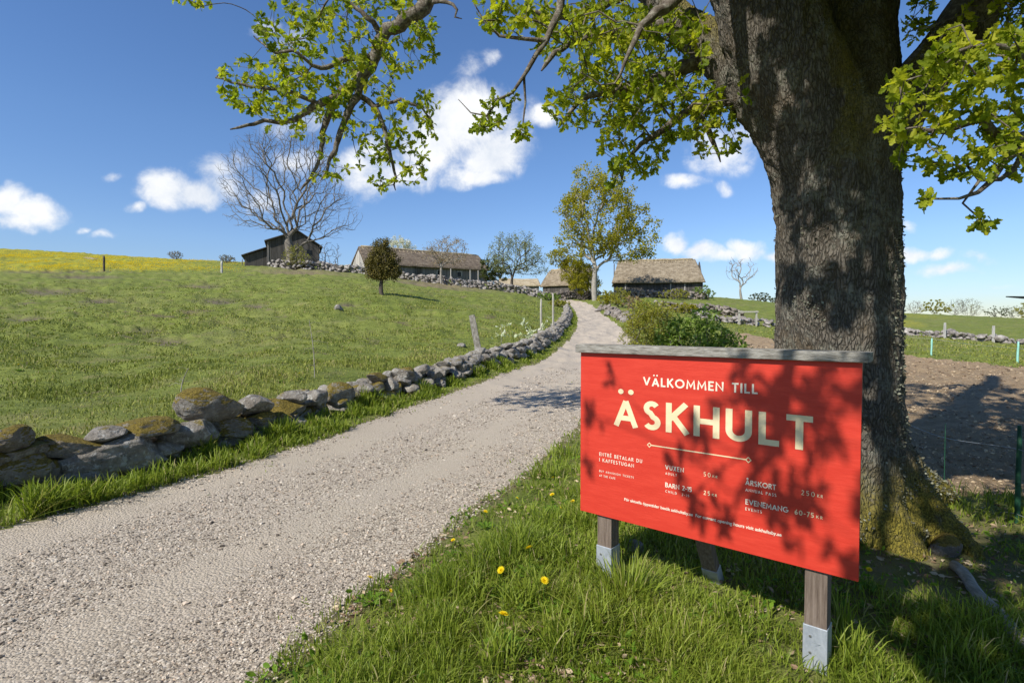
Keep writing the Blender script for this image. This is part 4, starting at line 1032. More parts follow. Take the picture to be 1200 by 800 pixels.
# ---- far and middle trees
def tree(label, base, height, env, mat_leaf, mat_bark, nt=260, nleaf=3000, lsize=.25, trunk_h=.3, tr=.25, lean=(0, 0), seed=0, spread=.45, bf=.4, name='tree', cat='tree', group=None, rtip=.02, jit=.12, stems=1, expo=2.3, low_shoots=0, tpl='rhomb', gap=.3, crown='crown', fluff=.022):
    """env: list of crown lobes (dx, dy, z as share of height, rx, ry, rz) in metres"""
    rng = np.random.default_rng(seed); base = Vector(base); base.z = gz(base.x, base.y) - .1; B = np.array(base)
    root = empty(name, base, label, cat, group)
    sk = Skeleton(rng)
    for k in range(stems):
        lx, ly = (lean if stems == 1 else (rng.normal() * height * .16, rng.normal() * height * .1))
        top = B + np.array([lx, ly, height * trunk_h])
        pts = [B, B + np.array([lx * .25 + rng.normal() * tr * .3, ly * .25, height * trunk_h * .4]), top]
        a, q = sk.limb(pts, [tr * 1.35, tr, tr * .72], height * .035)
        # leader into the crown
        e = env[k % len(env)]; tip = B + np.array([e[0], e[1], e[2] * height + e[5] * .35])
    T = []
    tot = sum(e[3] * e[4] * e[5] for e in env)
    for e in env:
        m = max(int(nt * e[3] * e[4] * e[5] / tot), 4); u = rng.normal(size=(m, 3)); u /= np.linalg.norm(u, axis=1)[:, None]; rr = rng.uniform(.25, 1, m) ** spread
        T.append(B + np.array([e[0], e[1], e[2] * height]) + u * rr[:, None] * np.array([e[3], e[4], e[5]]))
    T = np.vstack(T)
    sk.reach(T, height * .03, bf=bf, jit=jit, droop=-.12, curl=.35)
    r = sk.radii(rtip, expo, tr)
    V, F = sk.mesh(r, 5 if height < 30 else 6)
    mesh_np('trunk', V - B, F, mat_bark, root)
    if nleaf:
        tips = sk.P[np.array(sk.tips)]; pid = rng.integers(0, len(tips), nleaf)
        keep = vnoise(tips[:, 0] * .8 + seed, tips[:, 1] * .8, tips[:, 2] * .8, seed=seed)[pid] > -gap - .6
        pos = tips[pid] + rng.normal(size=(nleaf, 3)) * height * fluff
        pos = pos[keep]; n = len(pos)
        leaf_mesh(crown, mat_leaf, root, leaf_tpl(tpl), pos, rng.uniform(.6, 1.3, n) * lsize, rand_rots(rng, n), np.clip(rng.normal(.5, .28, n), 0, 1), B)
    return root
BIG = 'trees round the old farm'
g_ = lambda px, py, d: at(px, py, d)
s78 = 78 / 640
# big bare tree by the dark barn
rb = tree('huge bare spreading tree rising in front of the dark wooden barn', g_(342, 303, 79), 21.0, [(-1.2, 0, .62, 9.2, 7, 7.6), (5.2, 0, .40, 5.0, 5, 4.2), (-6.0, 1, .42, 4.6, 4, 3.2), (.5, 0, .76, 6, 5, 5.0)], M['leaf_pink'], M['bark'],
     nt=3000, nleaf=900, lsize=.10, trunk_h=.20, tr=.78, lean=(-.5, 0), seed=21, spread=.36, bf=.42, rtip=.0155, group=BIG, expo=2.2, jit=.16)
# tall yellow green tree at the path end
tree('tall airy tree in yellow green spring leaf at the end of the path', g_(697, 349, 80), 20.5, [(.6, 0, .60, 5.6, 5, 5.6), (5.0, 0, .40, 4.6, 4, 2.6), (6.2, 0, .56, 3.2, 3, 2.2), (-1.0, 0, .86, 2.8, 3, 2.4), (-3.4, 0, .66, 2.4, 3, 2.0), (-2.8, 0, .40, 3.0, 3, 2.2), (2.5, 0, .78, 3, 3, 2.4)], M['leaf_yellow'], M['bark_pale'],
     nt=380, nleaf=15000, lsize=.34, trunk_h=.24, tr=.46, seed=5, spread=.30, bf=.5, rtip=.034, group=BIG, gap=.1, fluff=.016)
tree('dense dark juniper bush tree with a short trunk alone on the meadow slope', g_(448, 344, 40), 4.15, [(0, 0, .60, .95, .9, 1.25), (.3, 0, .42, 1.15, .9, .5), (-.1, 0, .86, .5, .5, .6), (-.62, .1, .55, .62, .6, .65), (.72, 0, .64, .6, .6, .5), (.3, 0, .92, .35, .4, .4), (-.7, 0, .40, .6, .6, .35)], M['leaf_juniper'], M['bark_dark'],
     nt=260, nleaf=17000, lsize=.11, trunk_h=.28, tr=.17, lean=(-.05, 0), seed=8, spread=.28, fluff=.030, name='juniper_tree', gap=1)
tree('small rounded tree in pinkish brown bud before the longhouse', g_(517, 334, 79), 7.4, [(1.2, 0, .66, 3.0, 2.4, 2.2), (-.6, 0, .62, 2.2, 2, 1.9)], M['leaf_pink'], M['bark_pale'], nt=240, nleaf=2600, lsize=.15, trunk_h=.38, tr=.19, seed=31, group=BIG, rtip=.02)
tree('white blossoming tree behind the longhouse roof', g_(468, 313, 108), 8.2, [(0, 0, .62, 2.6, 2.2, 2.6), (2.2, 0, .55, 1.6, 1.4, 1.6)], M['blossom'], M['bark_pale'], nt=160, nleaf=4200, lsize=.22, trunk_h=.3, tr=.2, seed=33, group=BIG)
tree('sparse grey green open tree above the small hut', g_(600, 343, 84), 9.8, [(.4, 0, .62, 4.2, 3.4, 3.4), (3.4, 0, .45, 2.4, 2, 1.8), (-2.4, 0, .5, 2.0, 2, 1.6)], M['leaf_grey'], M['bark_dark'], nt=420, nleaf=6500, lsize=.19, trunk_h=.24, tr=.27, seed=35, group=BIG, rtip=.02)
tree('green tree leaning left beside the hut roof', g_(690, 349, 86), 9.2, [(-4.6, 0, .72, 2.0, 2, 1.6), (-2.4, 0, .5, 2.4, 2, 2.2)], M['leaf_yellow'], M['bark_dark'], nt=160, nleaf=4500, lsize=.24, trunk_h=.3, tr=.22, lean=(-1.2, 0), seed=37, group=BIG)
tree('low thicket tree with several stems left of the tall tree', g_(684, 349, 84), 7.2, [(-.5, 0, .52, 2.3, 2, 2.6), (1.2, 0, .45, 1.6, 1.5, 2.2)], M['leaf_yellow'], M['bark_dark'], nt=160, nleaf=5200, lsize=.22, trunk_h=.2, tr=.16, stems=3, seed=38, group=BIG)
tree('dark evergreen bush at the right end of the longhouse', g_(574, 333, 90), 5.4, [(0, 0, .5, 2.0, 1.8, 2.2), (1.4, 0, .38, 1.6, 1.4, 1.4)], M['leaf_dark'], M['bark_dark'], nt=120, nleaf=5200, lsize=.22, trunk_h=.2, tr=.14, stems=2, seed=39, name='bush', cat='bush')
tree('bare crooked tree on the horizon right of the thatched barn', g_(869, 352, 104), 9.0, [(0, 0, .62, 3.3, 2.4, 2.6), (-1.6, 0, .72, 1.8, 1.6, 1.8)], M['leaf_pink'], M['bark_pale'], nt=120, nleaf=0, trunk_h=.22, tr=.24, lean=(-.3, 0), seed=41, group=BIG, rtip=.03)
tree('brownish twiggy shrub growing at the trunk of the big bare tree', g_(346, 308, 78.4), 4.0, [(0, 0, .5, 1.9, 1.5, 1.7), (.8, 0, .35, 1.7, 1.3, 1.2)], M['leaf_olive'], M['bark'], nt=260, nleaf=2600, lsize=.13, trunk_h=.12, tr=.06, stems=5, seed=43, name='shrub', cat='shrub')
tree('thin bare shrub between big bare tree and longhouse gable', g_(386, 316, 83), 5.2, [(0, 0, .5, 2.0, 1.5, 2.0)], M['leaf_pink'], M['bark'], nt=120, nleaf=60, lsize=.1, trunk_h=.15, tr=.06, stems=3, seed=44, name='shrub', cat='shrub')
for i, (px, py, d, h, w_, lab, mt, nl) in enumerate([
    (205, 306, 118, 2.2, 1.7, 'small grey bare bush on the skyline above the dandelion field', 'leaf_pink', 160), (266, 310, 100, 1.9, 1.5, 'grey twiggy bush on the skyline left of the dark barn', 'leaf_grey', 300),
    (890, 354, 118, 2.1, 2.4, 'rounded dark green bush right of the bare crooked tree', 'leaf_dark', 2600), (908, 356, 122, 1.6, 1.5, 'small bush touching the left edge of the oak trunk', 'leaf_dark', 1400),
    (1072, 367, 190, 6.0, 3.2, 'bare grey bush on the horizon next to the oak trunk', 'leaf_olive', 300), (1096, 368, 170, 5.4, 4.8, 'broad green dome shaped bush on the right horizon', 'leaf_yellow', 9000),
    (1120, 369, 190, 7.0, 3.6, 'bare greyish tree clump on the horizon right of the dome bush', 'leaf_dark', 500), (1136, 370, 190, 7.6, 4.4, 'taller bare brownish clump on the right horizon', 'leaf_olive', 900),
    (1168, 374, 200, 5.2, 4.6, 'low olive bush far right on the horizon', 'leaf_dark', 3800), (1186, 375, 190, 5.4, 4.0, 'grey olive thicket close to the right frame edge', 'leaf_dark', 1800),
    (1205, 374, 130, 4.6, 3.2, 'pale green round tree cut by the right frame edge', 'leaf_yellow', 3200),
    (823, 357, 86, 2.6, 1.7, 'green bush at the right corner of the thatched barn', 'leaf_green', 2600),
    (712, 356, 70, 2.3, 1.5, 'small fresh green shrub beside the tall tree trunk', 'leaf_yellow', 1800), (727, 358, 64, 2.6, 1.3, 'loose olive shrub above the rubble wall', 'leaf_olive', 1500),
    (742, 362, 58, 1.9, 1.2, 'reddish brown twiggy shrub behind the rubble wall', 'leaf_pink', 1200), (757, 366, 52, 1.7, 1.3, 'low green shrub behind the olive willow bush', 'leaf_green', 1400),
    (641, 349, 78, 1.3, 1.9, 'bright green shrub below the small hut', 'leaf_green', 1800), (655, 361, 66, 1.0, 1.3, 'brownish brambles at the far end of the roadside wall', 'leaf_olive', 1500),
    (790, 357, 80, 1.7, 2.4, 'olive hedge plants before the barn wall', 'leaf_olive', 1800), (800, 366, 56, 1.2, 1.6, 'low grassy shrub behind the green bush', 'leaf_yellow', 1300)]):
    tree(lab, g_(px, py, d), h, [(0, 0, .50, w_, w_ * .8, h * .42), (w_ * .4, 0, .36, w_ * .7, w_ * .6, h * .3)], M[mt], M['bark'], nt=90 if nl > 1000 else 240, nleaf=nl, lsize=.17 if nl > 400 else .12, trunk_h=.12, tr=.05, stems=4, seed=60 + i, name='bush', cat='bush', gap=1, rtip=.018 if nl > 1000 else .034)
# two bushes behind the sign
bp = g_(762, 446, 13.6); bp2 = g_(815, 446, 13.0)
tree('olive brown twiggy willow bush just behind the left end of the sign', bp, 2.3, [(0, 0, .55, .75, .6, .85), (-.25, 0, .75, .4, .4, .4), (.35, 0, .4, .6, .5, .6)], M['leaf_olive'], M['bark'], nt=500, nleaf=9000, lsize=.055, trunk_h=.10, tr=.025, stems=7, seed=91, name='bush', cat='bush', rtip=.003, tpl='oval', gap=1)
tree('fresh green broad leaved bush above the middle of the sign', bp2, 1.95, [(0, 0, .55, .85, .7, .72), (.55, 0, .45, .65, .6, .62), (-.6, 0, .6, .4, .4, .5), (.2, 0, .85, .5, .4, .3)], M['leaf_green'], M['bark'], nt=420, nleaf=4200, lsize=.105, trunk_h=.12, tr=.02, stems=6, seed=92, name='bush', cat='bush', rtip=.004, tpl='oval', gap=1)

# saplings on the wall side
def sapling(label, base, h, nleaf, mat, lsize, seed, spread=.2):
    rng = np.random.default_rng(seed); base = Vector(base); base.z = gz(base.x, base.y) - .02; B = np.array(base)
    root = empty('sapling', base, label, 'sapling'); sk = Skeleton(rng)
    sk.limb([B, B + [rng.normal() * .03, 0, h * .5], B + [rng.normal() * .08, 0, h]], [.012, .009, .005], h * .06)
    k = 12; T = B + np.stack([rng.normal(size=k) * spread, rng.normal(size=k) * spread * .6, rng.uniform(.25, 1.05, k) * h], 1)
    sk.reach(T, h * .05, bf=.1, jit=.1, droop=.2); V, F = sk.mesh(sk.radii(.003, 2.3, .012), 5); mesh_np('stem', V - B, F, M['bark_pale'], root)
    if nleaf:
        pid = rng.integers(int(sk.n * .3), sk.n, nleaf); pos = sk.P[pid] + rng.normal(size=(nleaf, 3)) * .02
        leaf_mesh('leaves', mat, root, leaf_tpl('oval'), pos, rng.uniform(.6, 1.2, nleaf) * lsize, rand_rots(rng, nleaf), rng.random(nleaf), B)
sapling('leafy white green sapling left of the two thin stakes behind the wall', g_(618, 399, 22), 1.35, 90, M['sapling_leaf'], .17, 3, .28)
sapling('small pale sapling right of the lichened post behind the wall', g_(588, 410, 20), .95, 34, M['sapling_leaf'], .14, 4, .16)
sapling('thin bare sapling stick on the meadow behind the mossy wall', g_(369, 452, 11.5), 1.25, 8, M['leaf_grey'], .03, 5, .16)
sapling('thin bare whip at the left side of the meadow wall', g_(212, 470, 9.5), .5, 4, M['leaf_grey'], .03, 6, .08)

# ------------------------------------------------------------------ the oak
def build_oak():
    rng = np.random.default_rng(77)
    B = at(985, 668, 4.45); B.z = gz(B.x, B.y); root = empty('oak_tree', B, 'massive old oak with rough mossy bark and fresh spring leaves behind the sign', 'tree'); B = np.array(B)
    q = lambda px, py, d, r: (np.array(at(px, py, d)), r / 640 * d)
    def path(*a): L = [q(*x) for x in a]; return [x[0] for x in L], [x[1] for x in L]
    mains = {
     'trunk': path((998,730,4.45,112),(996,670,4.45,100),(990,620,4.45,87),(984,560,4.45,75),(981,460,4.45,69),(980,350,4.45,67),(979,260,4.45,65),(977,200,4.45,67),(975,150,4.5,72)),
     'left': path((975,240,4.45,56),(960,170,4.4,62),(937,110,4.4,64),(914,50,4.4,60),(886,-30,4.4,56),(840,-140,4.4,50),(790,-290,4.5,42),(730,-470,4.8,32),(680,-650,5.2,22)),
     'mid': path((982,240,4.5,58),(985,160,4.65,64),(988,90,4.75,62),(992,10,4.85,58),(1008,-80,5.0,56),(1030,-230,5.2,48),(1010,-420,5.5,38),(1040,-640,6.0,26),(1030,-900,6.6,14)),
     'right': path((985,250,4.45,48),(1010,190,4.4,42),(1044,138,4.35,33),(1088,82,4.35,29),(1136,20,4.35,27),(1200,-80,4.3,26),(1300,-200,4.2,21),(1450,-330,4.2,15)),
     'back': path((905,130,4.5,26),(872,92,4.7,25),(838,58,4.95,22),(800,28,5.25,19),(755,-20,5.6,16),(700,-90,6.1,13),(640,-170,6.6,9)),
     'root1': path((1012,545,4.4,50),(1042,578,4.35,42),(1072,604,4.25,32),(1102,624,4.1,22),(1130,640,3.98,12),(1150,655,3.85,5)),
     'root2': path((985,600,4.25,56),(962,640,4.0,36),(950,680,3.8,18)), 'root3': path((1020,545,4.7,46),(1062,572,4.9,32),(1100,586,5.1,16)),
     'root4': path((1010,570,4.4,54),(1036,618,4.2,42),(1054,648,4.0,26),(1066,672,3.78,10)),
    }
    # trunk surface: tubes joined by a voxel remesh, then carved
    mb = MB()
    for k in ('trunk', 'left', 'mid', 'right', 'back', 'root1', 'root2', 'root3', 'root4'):
        P, r = resample(mains[k][0], mains[k][1], .08)
        if k in ('left', 'mid', 'right', 'back'):
            m = (P[:, 2] < 6.3); P, r = P[m], r[m]
        mb.tube([tuple(p) for p in P], [q * (.93 if k == 'trunk' else .88 if k in ('left', 'mid', 'right') else 1) for q in r], 28)
    me = bpy.data.meshes.new('tmp'); me.from_pydata(mb.v, [], mb.f); me.update()
    ob = bpy.data.objects.new('tmp', me); COL.objects.link(ob); md = ob.modifiers.new('r', 'REMESH'); md.mode = 'VOXEL'; md.voxel_size = .017
    ms = ob.modifiers.new('s', 'SMOOTH'); ms.iterations = 14; ms.factor = .6
    bpy.context.view_layer.update(); ev = ob.evaluated_get(bpy.context.evaluated_depsgraph_get()); m2 = bpy.data.meshes.new_from_object(ev)
    bpy.data.objects.remove(ob); nv = len(m2.vertices)
    V = np.zeros(nv * 3); m2.vertices.foreach_get('co', V); V = V.reshape(-1, 3); N = np.zeros(nv * 3); m2.vertices.foreach_get('normal', N); N = N.reshape(-1, 3)
    x, y, z = V.T
    big = .05 * fbm(x * 2.2, y * 2.2, z * 1.1, seed=50, oct=3)
    wob = .35 * fbm(x * 3, y * 3, z * 2, seed=51)
    rid = 1 - np.abs(vnoise((x + wob * .1) * 17, (y + wob * .1) * 17, z * 3.6, seed=52)) * 1.9; rid2 = 1 - np.abs(vnoise(x * 31, y * 31, z * 9, seed=53)) * 1.9
    flute = .03 * fbm(np.arctan2(y - B[1], x - B[0]) * 2.2, z * .35, seed=54, oct=2)
    V = V + N * (big + .015 * rid + .010 * rid2 + flute + .006 * vnoise(x * 60, y * 60, z * 40, seed=56))[:, None]
    m2.vertices.foreach_set('co', (V - B).ravel()); m2.update()
    zrel = V[:, 2] - B[2]
    moss = np.clip(1.35 - zrel / .55 + .5 * fbm(x * 3, y * 3, z * 3, seed=60), 0, 1)
    moss = np.maximum(moss, np.clip((N[:, 2] - .05) * 1.6, 0, 1) * np.clip(zrel - 1.5, 0, 1) * .8)
    crotch = np.clip(1 - np.abs(V[:, 0] - at(965, 100, 4.4).x) / .35, 0, 1) * np.clip((z - 2.6) / .5, 0, 1) * .75
    moss = np.maximum(moss, crotch * (fbm(x * 4, y * 4, z * 3, seed=61) > -.05))
    a_ = m2.attributes.new('moss', 'FLOAT', 'POINT'); a_.data.foreach_set('value', moss.astype(np.float32))
    m2.materials.clear(); m2.materials.append(M['oak_bark']); m2.polygons.foreach_set('use_smooth', [True] * len(m2.polygons)); m2.name = 'trunk'
    link_obj('trunk', m2, root)
    # crusts and tufts of lichen on the shaded side and the root flare
    right = (N[:, 0] * .9 - N[:, 1] * .1 > .35) & (zrel > .0) & (zrel < 3.4); patch = fbm(x * 5, y * 5, z * 5, seed=62) > .02
    cand = np.nonzero((right & patch) | ((zrel < .9) & (N[:, 1] < .3) & (fbm(x * 6, y * 6, z * 6, seed=63) > .12)))[0]
    edge_l = np.nonzero((N[:, 0] < -.55) & (zrel > 1.2) & (zrel < 2.7) & (fbm(x * 6, y * 6, z * 6, seed=64) > .15))[0]
    ids = np.concatenate([rng.choice(cand, 5200), rng.choice(edge_l, 500)])
    rot = rand_rots(rng, len(ids), N[ids], .7)
    leaf_mesh('lichen', M['lichen'], root, leaf_tpl('rhomb'), V[ids], rng.uniform(.010, .032, len(ids)), rot, rng.random(len(ids)), B)

    # branches
    sk = Skeleton(rng, 160000)
    for k in ('trunk', 'left', 'mid', 'right', 'back'):
        P, r = mains[k]; sk.limb(P, r, .22, None if k == 'trunk' else 'near', ok=(k != 'trunk'))
    low = sk.P[:sk.n, 2] < 4.3; keepok = sk.ok[:sk.n].copy(); sk.ok[:sk.n] &= ~low
    nmain = sk.n
    px_ = lambda L: ([np.array(at(a, b_, d)) for a, b_, d, r in L], [r / 640 * d for a, b_, d, r in L])
    def br(*L, jit=.012): P, r = px_(L); sk.limb(P, r, .09, 'near', jit=jit)
    # the long low bough to the left
    br((840,-140,4.4,26),(760,-190,5.6,20),(660,-170,6.8,16),(575,-110,7.6,13),(525,-50,7.74,10),(502,0,7.74,8.6),(476,25,7.74,8),(449,42,7.74,7.4),(438,70,7.74,6.8),(424,92,7.74,6.4),(396,111,7.74,5),(374,122,7.74,4.4),(352,136,7.74,3.6),(338,143,7.74,3.0),(310,142,7.74,2.4),(290,148,7.65,1.9),(272,153,7.56,1.3))
    br((425,92,7.74,6),(418,112,7.65,5),(410,130,7.65,4.4),(398,155,7.56,3.6),(392,178,7.56,2.8),(383,200,7.56,1.8),(376,212,7.56,1.0))
    br((396,111,7.74,4.6),(384,135,7.83,4),(378,165,7.85,3.0),(371,195,7.85,2.0),(352,224,7.85,1.2))
    br((418,112,7.74,4),(440,125,7.74,3.4),(449,152,7.74,2.8),(458,185,7.83,2),(464,222,7.83,1))
    br((440,125,7.74,2.6),(470,118,7.74,2.1),(492,126,7.74,1.5),(505,140,7.74,.9))
    br((448,42,7.74,4),(430,20,7.56,3),(410,5,7.56,2.4),(385,-10,7.38,1.8))
    br((438,66,7.74,4),(400,70,7.47,3),(375,82,7.38,2.4),(345,60,7.2,1.8),(322,62,7.2,1.4),(296,42,7.2,.9))
    br((374,122,7.74,3),(345,110,7.56,2.4),(318,105,7.47,1.9),(282,100,7.38,1.3),(250,90,7.38,.9))
    br((502,2,7.74,3),(530,5,7.56,2),(534,20,7.56,1.2),(541,22,7.56,.8))
    # the hanging bough above the cloud
    br((740,-190,4.3,12),(700,-120,4.0,9),(675,-50,3.9,7),(660,0,3.9,5.2),(640,48,3.85,3.6),(628,66,3.85,3.0),(614,92,3.8,2.6),(602,108,3.8,2.1),(584,114,3.8,1.7),(570,135,3.8,1.2),(552,130,3.8,.8),(536,119,3.8,.6))
    br((640,48,3.85,2.8),(612,44,3.8,2.2),(585,42,3.8,1.7),(566,26,3.8,1.2),(555,5,3.8,.8))
    br((614,92,3.8,1.8),(618,120,3.8,1.3),(612,140,3.8,.9))
    # boughs over the path, left of the trunk
    br((838,58,4.95,12),(800,80,5,9),(760,98,5.05,7),(722,105,5.1,5),(690,112,5.1,3.6),(668,130,5.1,2.4),(655,150,5.1,1.2))
    br((872,92,4.7,10),(850,118,4.9,8),(815,128,5.0,6),(778,150,5.0,4.4),(752,170,5.05,3),(735,190,5.1,1.8),(728,212,5.1,1))
    br((815,128,5.0,4.4),(835,160,4.9,3),(842,178,4.9,1.8),(845,190,4.9,1.2))
    br((800,28,5.25,9),(740,38,5.0,7),(690,44,4.9,5),(650,62,4.8,3.4),(634,85,4.8,1.8))
    br((755,-20,5.6,8),(700,10,5.4,6),(660,20,5.3,4),(610,10,5.2,2))
    br((880,-30,4.4,14),(840,-30,4.0,10),(790,0,3.8,7),(750,30,3.7,4.4),(735,70,3.7,2.4),(722,100,3.7,1.2))
    # right of the trunk, nearer the camera
    br((1200,-80,4.3,15),(1290,-60,3.7,12),(1310,40,3.3,9),(1270,110,3.1,7.4),(1205,160,3.0,6.4),(1147,146,2.95,5.2),(1108,148,2.95,3.6),(1075,150,2.95,2),(1055,155,2.95,1.2))
    br((1205,160,3.0,5),(1180,190,2.95,3.6),(1150,222,2.9,2.6),(1118,232,2.9,1.9),(1088,231,2.9,1.2))
    br((1205,160,3.0,3.6),(1190,200,2.95,3),(1150,215,2.9,2),(1136,236,2.9,1.4),(1150,256,2.9,1))
    br((1250,130,3.1,5),(1240,90,2.9,4.4),(1190,60,2.8,3.4),(1140,50,2.75,2.4),(1100,70,2.7,1.4))
    br((1310,40,3.3,5),(1290,200,3.3,4),(1260,300,3.4,3),(1225,340,3.45,2.2),(1200,346,3.45,1.7),(1182,347,3.45,1))
    br((1128,10,4.35,8),(1150,40,4.5,6),(1180,70,4.6,4),(1190,110,4.7,2))
    lowok = np.arange(sk.n) >= nmain; lowok[:nmain] = sk.ok[:nmain]
    sk.ok[:sk.n] = lowok
    # leaf clusters inside the picture (angular regions at a given range)
    T = []
    def region(px, py, rx, ry, d, dr, n):
        a = rng.uniform(0, 2 * math.pi, n); rr = np.sqrt(rng.random(n))
        for ax, rad in zip(a, rr):
            T.append(np.array(at(px + rx * rad * math.cos(ax), py + ry * rad * math.sin(ax), d + rng.normal() * dr)))
    region(390, 62, 75, 50, 7.65, 0.45, 120); region(305, 98, 58, 30, 7.47, 0.3, 62); region(350, 120, 60, 40, 7.56, 0.38, 60); region(345, 28, 45, 26, 7.38, 0.45, 34)
    region(430, 120, 75, 48, 7.74, 0.45, 80); region(460, 188, 42, 38, 7.83, 0.3, 42); region(480, 25, 30, 34, 7.74, 0.45, 36); region(410, 8, 70, 16, 7.74, 0.45, 40); region(385, 185, 28, 28, 7.74, 0.22, 12)
    region(500, 135, 16, 30, 7.74, 0.3, 16); region(478, 60, 36, 24, 7.74, 0.3, 18); region(222, 2, 30, 8, 7.74, 0.15, 7)
    region(595, 18, 36, 20, 3.85, .15, 26); region(572, 140, 16, 14, 3.8, .08, 12); region(612, 152, 8, 12, 3.8, .05, 5); region(590, 118, 22, 10, 3.8, .1, 8); region(640, 20, 40, 26, 4.3, .3, 26)
    region(700, 45, 72, 50, 4.9, .5, 170); region(770, 60, 70, 55, 5.0, .5, 160); region(715, 115, 56, 34, 5.0, .4, 90); region(780, 125, 66, 38, 5.0, .35, 115); region(745, 170, 42, 34, 5.05, .3, 64)
    region(835, 150, 38, 34, 4.9, .25, 44); region(670, 120, 30, 34, 5.0, .3, 20); region(730, 205, 24, 16, 5.1, .2, 10); region(855, 100, 30, 34, 4.8, .3, 26)
    region(1100, 112, 60, 40, 2.85, .16, 64); region(1150, 62, 60, 40, 2.8, .2, 60); region(1170, 130, 40, 50, 2.95, .2, 34); region(1120, 185, 70, 28, 2.9, .15, 28); region(1040, 160, 22, 20, 2.95, .1, 8)
    region(1150, 260, 12, 6, 2.9, .03, 4); region(1185, 180, 26, 34, 2.9, .15, 12); region(1090, 235, 12, 6, 2.9, .05, 3); region(1170, 20, 50, 30, 4.4, .4, 40); region(1085, 25, 26, 30, 4.6, .3, 16)
    # the crown above and behind the frame; nothing where the photo shows open sky
    n = 5200; u = rng.normal(size=(n, 3)); u /= np.linalg.norm(u, axis=1)[:, None]; C = np.array([3.0, 4.9, 8.4]); W = C + u * (rng.uniform(.25, 1, n) ** .5)[:, None] * np.array([6.6, 6.8, 5.0])
    pxx, pyy, dep = proj(W)
    vis = (dep > .3) & (pxx > -60) & (pxx < 1260) & (pyy > -60) & (pyy < 800)
    W = W[~vis & (W[:, 2] > 3.6)]
    # leave the foreground verge, the path and the left part of the board in the sun
    k_ = (W[:, 2] - 0.05) / SUN_DIR.z; shx = W[:, 0] - k_ * SUN_DIR.x; shy = W[:, 1] - k_ * SUN_DIR.y
    pth = path_sd(shx, shy) > -.2
    openg = (shy < 9.0) & (shx < 2.1 + np.maximum(shy - 3.5, 0) * .8) | (pth & (shy < 9.5)) | (shy > 14.5)
    W = W[~openg & ((rng.random(len(W)) < .5) | (shx > 4.2))][:1900]
    # unseen twigs added above the photographer to throw dappled shade on the board
    S = []
    for (uc, vc, ru, rv, n_) in [(1.13, .82, .15, .12, 20), (1.36, .62, .10, .26, 18), (1.02, .60, .12, .08, 7), (.74, .50, .08, .08, 3), (1.0, .32, .14, .09, 8), (1.24, .18, .05, .08, 3), (1.40, .14, .05, .08, 3), (.74, .26, .05, .10, 4), (.10, .60, .05, .12, 2), (.20, .88, .05, .04, 1), (1.28, .36, .06, .08, 3), (.88, .10, .05, .05, 2), (.05, .30, .03, .08, 1)]:
        for j in range(n_):
            h = Vector((O_.x, O_.y, SZ)) + E1 * (uc + rng.normal() * ru * .7) + Vector((0, 0, vc + rng.normal() * rv * .7)); t_ = rng.uniform(3.7, 5.2); S.append(np.array(h + SUN_DIR * t_))
    for j in range(3100):                                        # unseen twigs added to shade the upper trunk and the ground behind the sign
        if j < 110:
            h = np.array([rng.uniform(2.0, 3.3), 4.3 + rng.normal() * .2, rng.uniform(2.3, 5.2) if j < 85 else rng.uniform(.6, 2.3)]); t_ = rng.uniform(2.6, 4.6)
            if j >= 85: h[0] = rng.uniform(2.6, 3.2); t_ = rng.uniform(4.2, 6)
        else:
            h = np.array([rng.uniform(1.9, 8.5), rng.uniform(1.0, 8.5), 0]); t_ = rng.uniform(5.6, 8.6)
            if j > 1500: h = np.array([rng.uniform(4.5, 15), rng.uniform(5, 12.6), 0]); t_ = rng.uniform(7, 11.5)
            if h[0] < 2.0 + max(h[1] - 2.7, 0) * .8: continue
        (S.append(h + np.array(SUN_DIR) * t_) if j >= 110 or j % 3 else None)
    S = np.array(S); q_ = proj(S); S = S[~((q_[2] > .3) & (q_[0] > -40) & (q_[0] < 1240) & (q_[1] > -40))]; nboard = 91
    a0, b0 = np.array([2.0, 3.4, 6.2]), S[:80].mean(0)
    bo = np.array([O_.x, O_.y, SZ]); e1, e2, sd_ = np.array(E1), np.array(E2), np.array(SUN_DIR)
    def on_board(Q):
        k = (Q - bo) @ e2 / (sd_ @ e2); h = Q - k[:, None] * sd_ - bo; u_ = h @ e1; return (k > 0) & (u_ > -.12) & (u_ < 1.62) & (h[:, 2] > -.1) & (h[:, 2] < 1.12)
    lc = np.array([2.36, 2.85, 2.8])
    def lights_leaves(Q):
        k = (Q - lc) @ sd_; return (k > .5) & (np.linalg.norm(Q - lc - k[:, None] * sd_, axis=1) < .72)
    W = W[~on_board(W) & ~lights_leaves(W)]; S = np.vstack([S[:80], S[80:][~on_board(S[80:]) & ~lights_leaves(S[80:])]])
    vis_n = lambda: (lambda q_: (q_[2] > .3) & (q_[0] > -40) & (q_[0] < 1240) & (q_[1] > -40))(proj(sk.P[:sk.n]))
    T = np.array(T)
    sk.reach(T, .10, bf=.12, jit=.13, droop=-.02, curl=.3)
    rm = sk.ok.copy(); sk.ok[:sk.n] &= ~vis_n()
    sk.limb([a0, (a0 * .6 + b0 * .4) + [0, 0, .35], b0 + [.2, 0, .15], b0 + [-.5, -.25, -.15]], [.10, .07, .035, .012], .1, 'near', jit=.012)
    sk.reach(S, .085, bf=.22, jit=.13, droop=-.02, curl=.3)
    sk.ok[:sk.n] &= ~vis_n()
    sk.reach(W, .16, bf=.22, jit=.13, droop=-.02, curl=.3)
    r = sk.radii(.0030, 2.15, .25, .045)
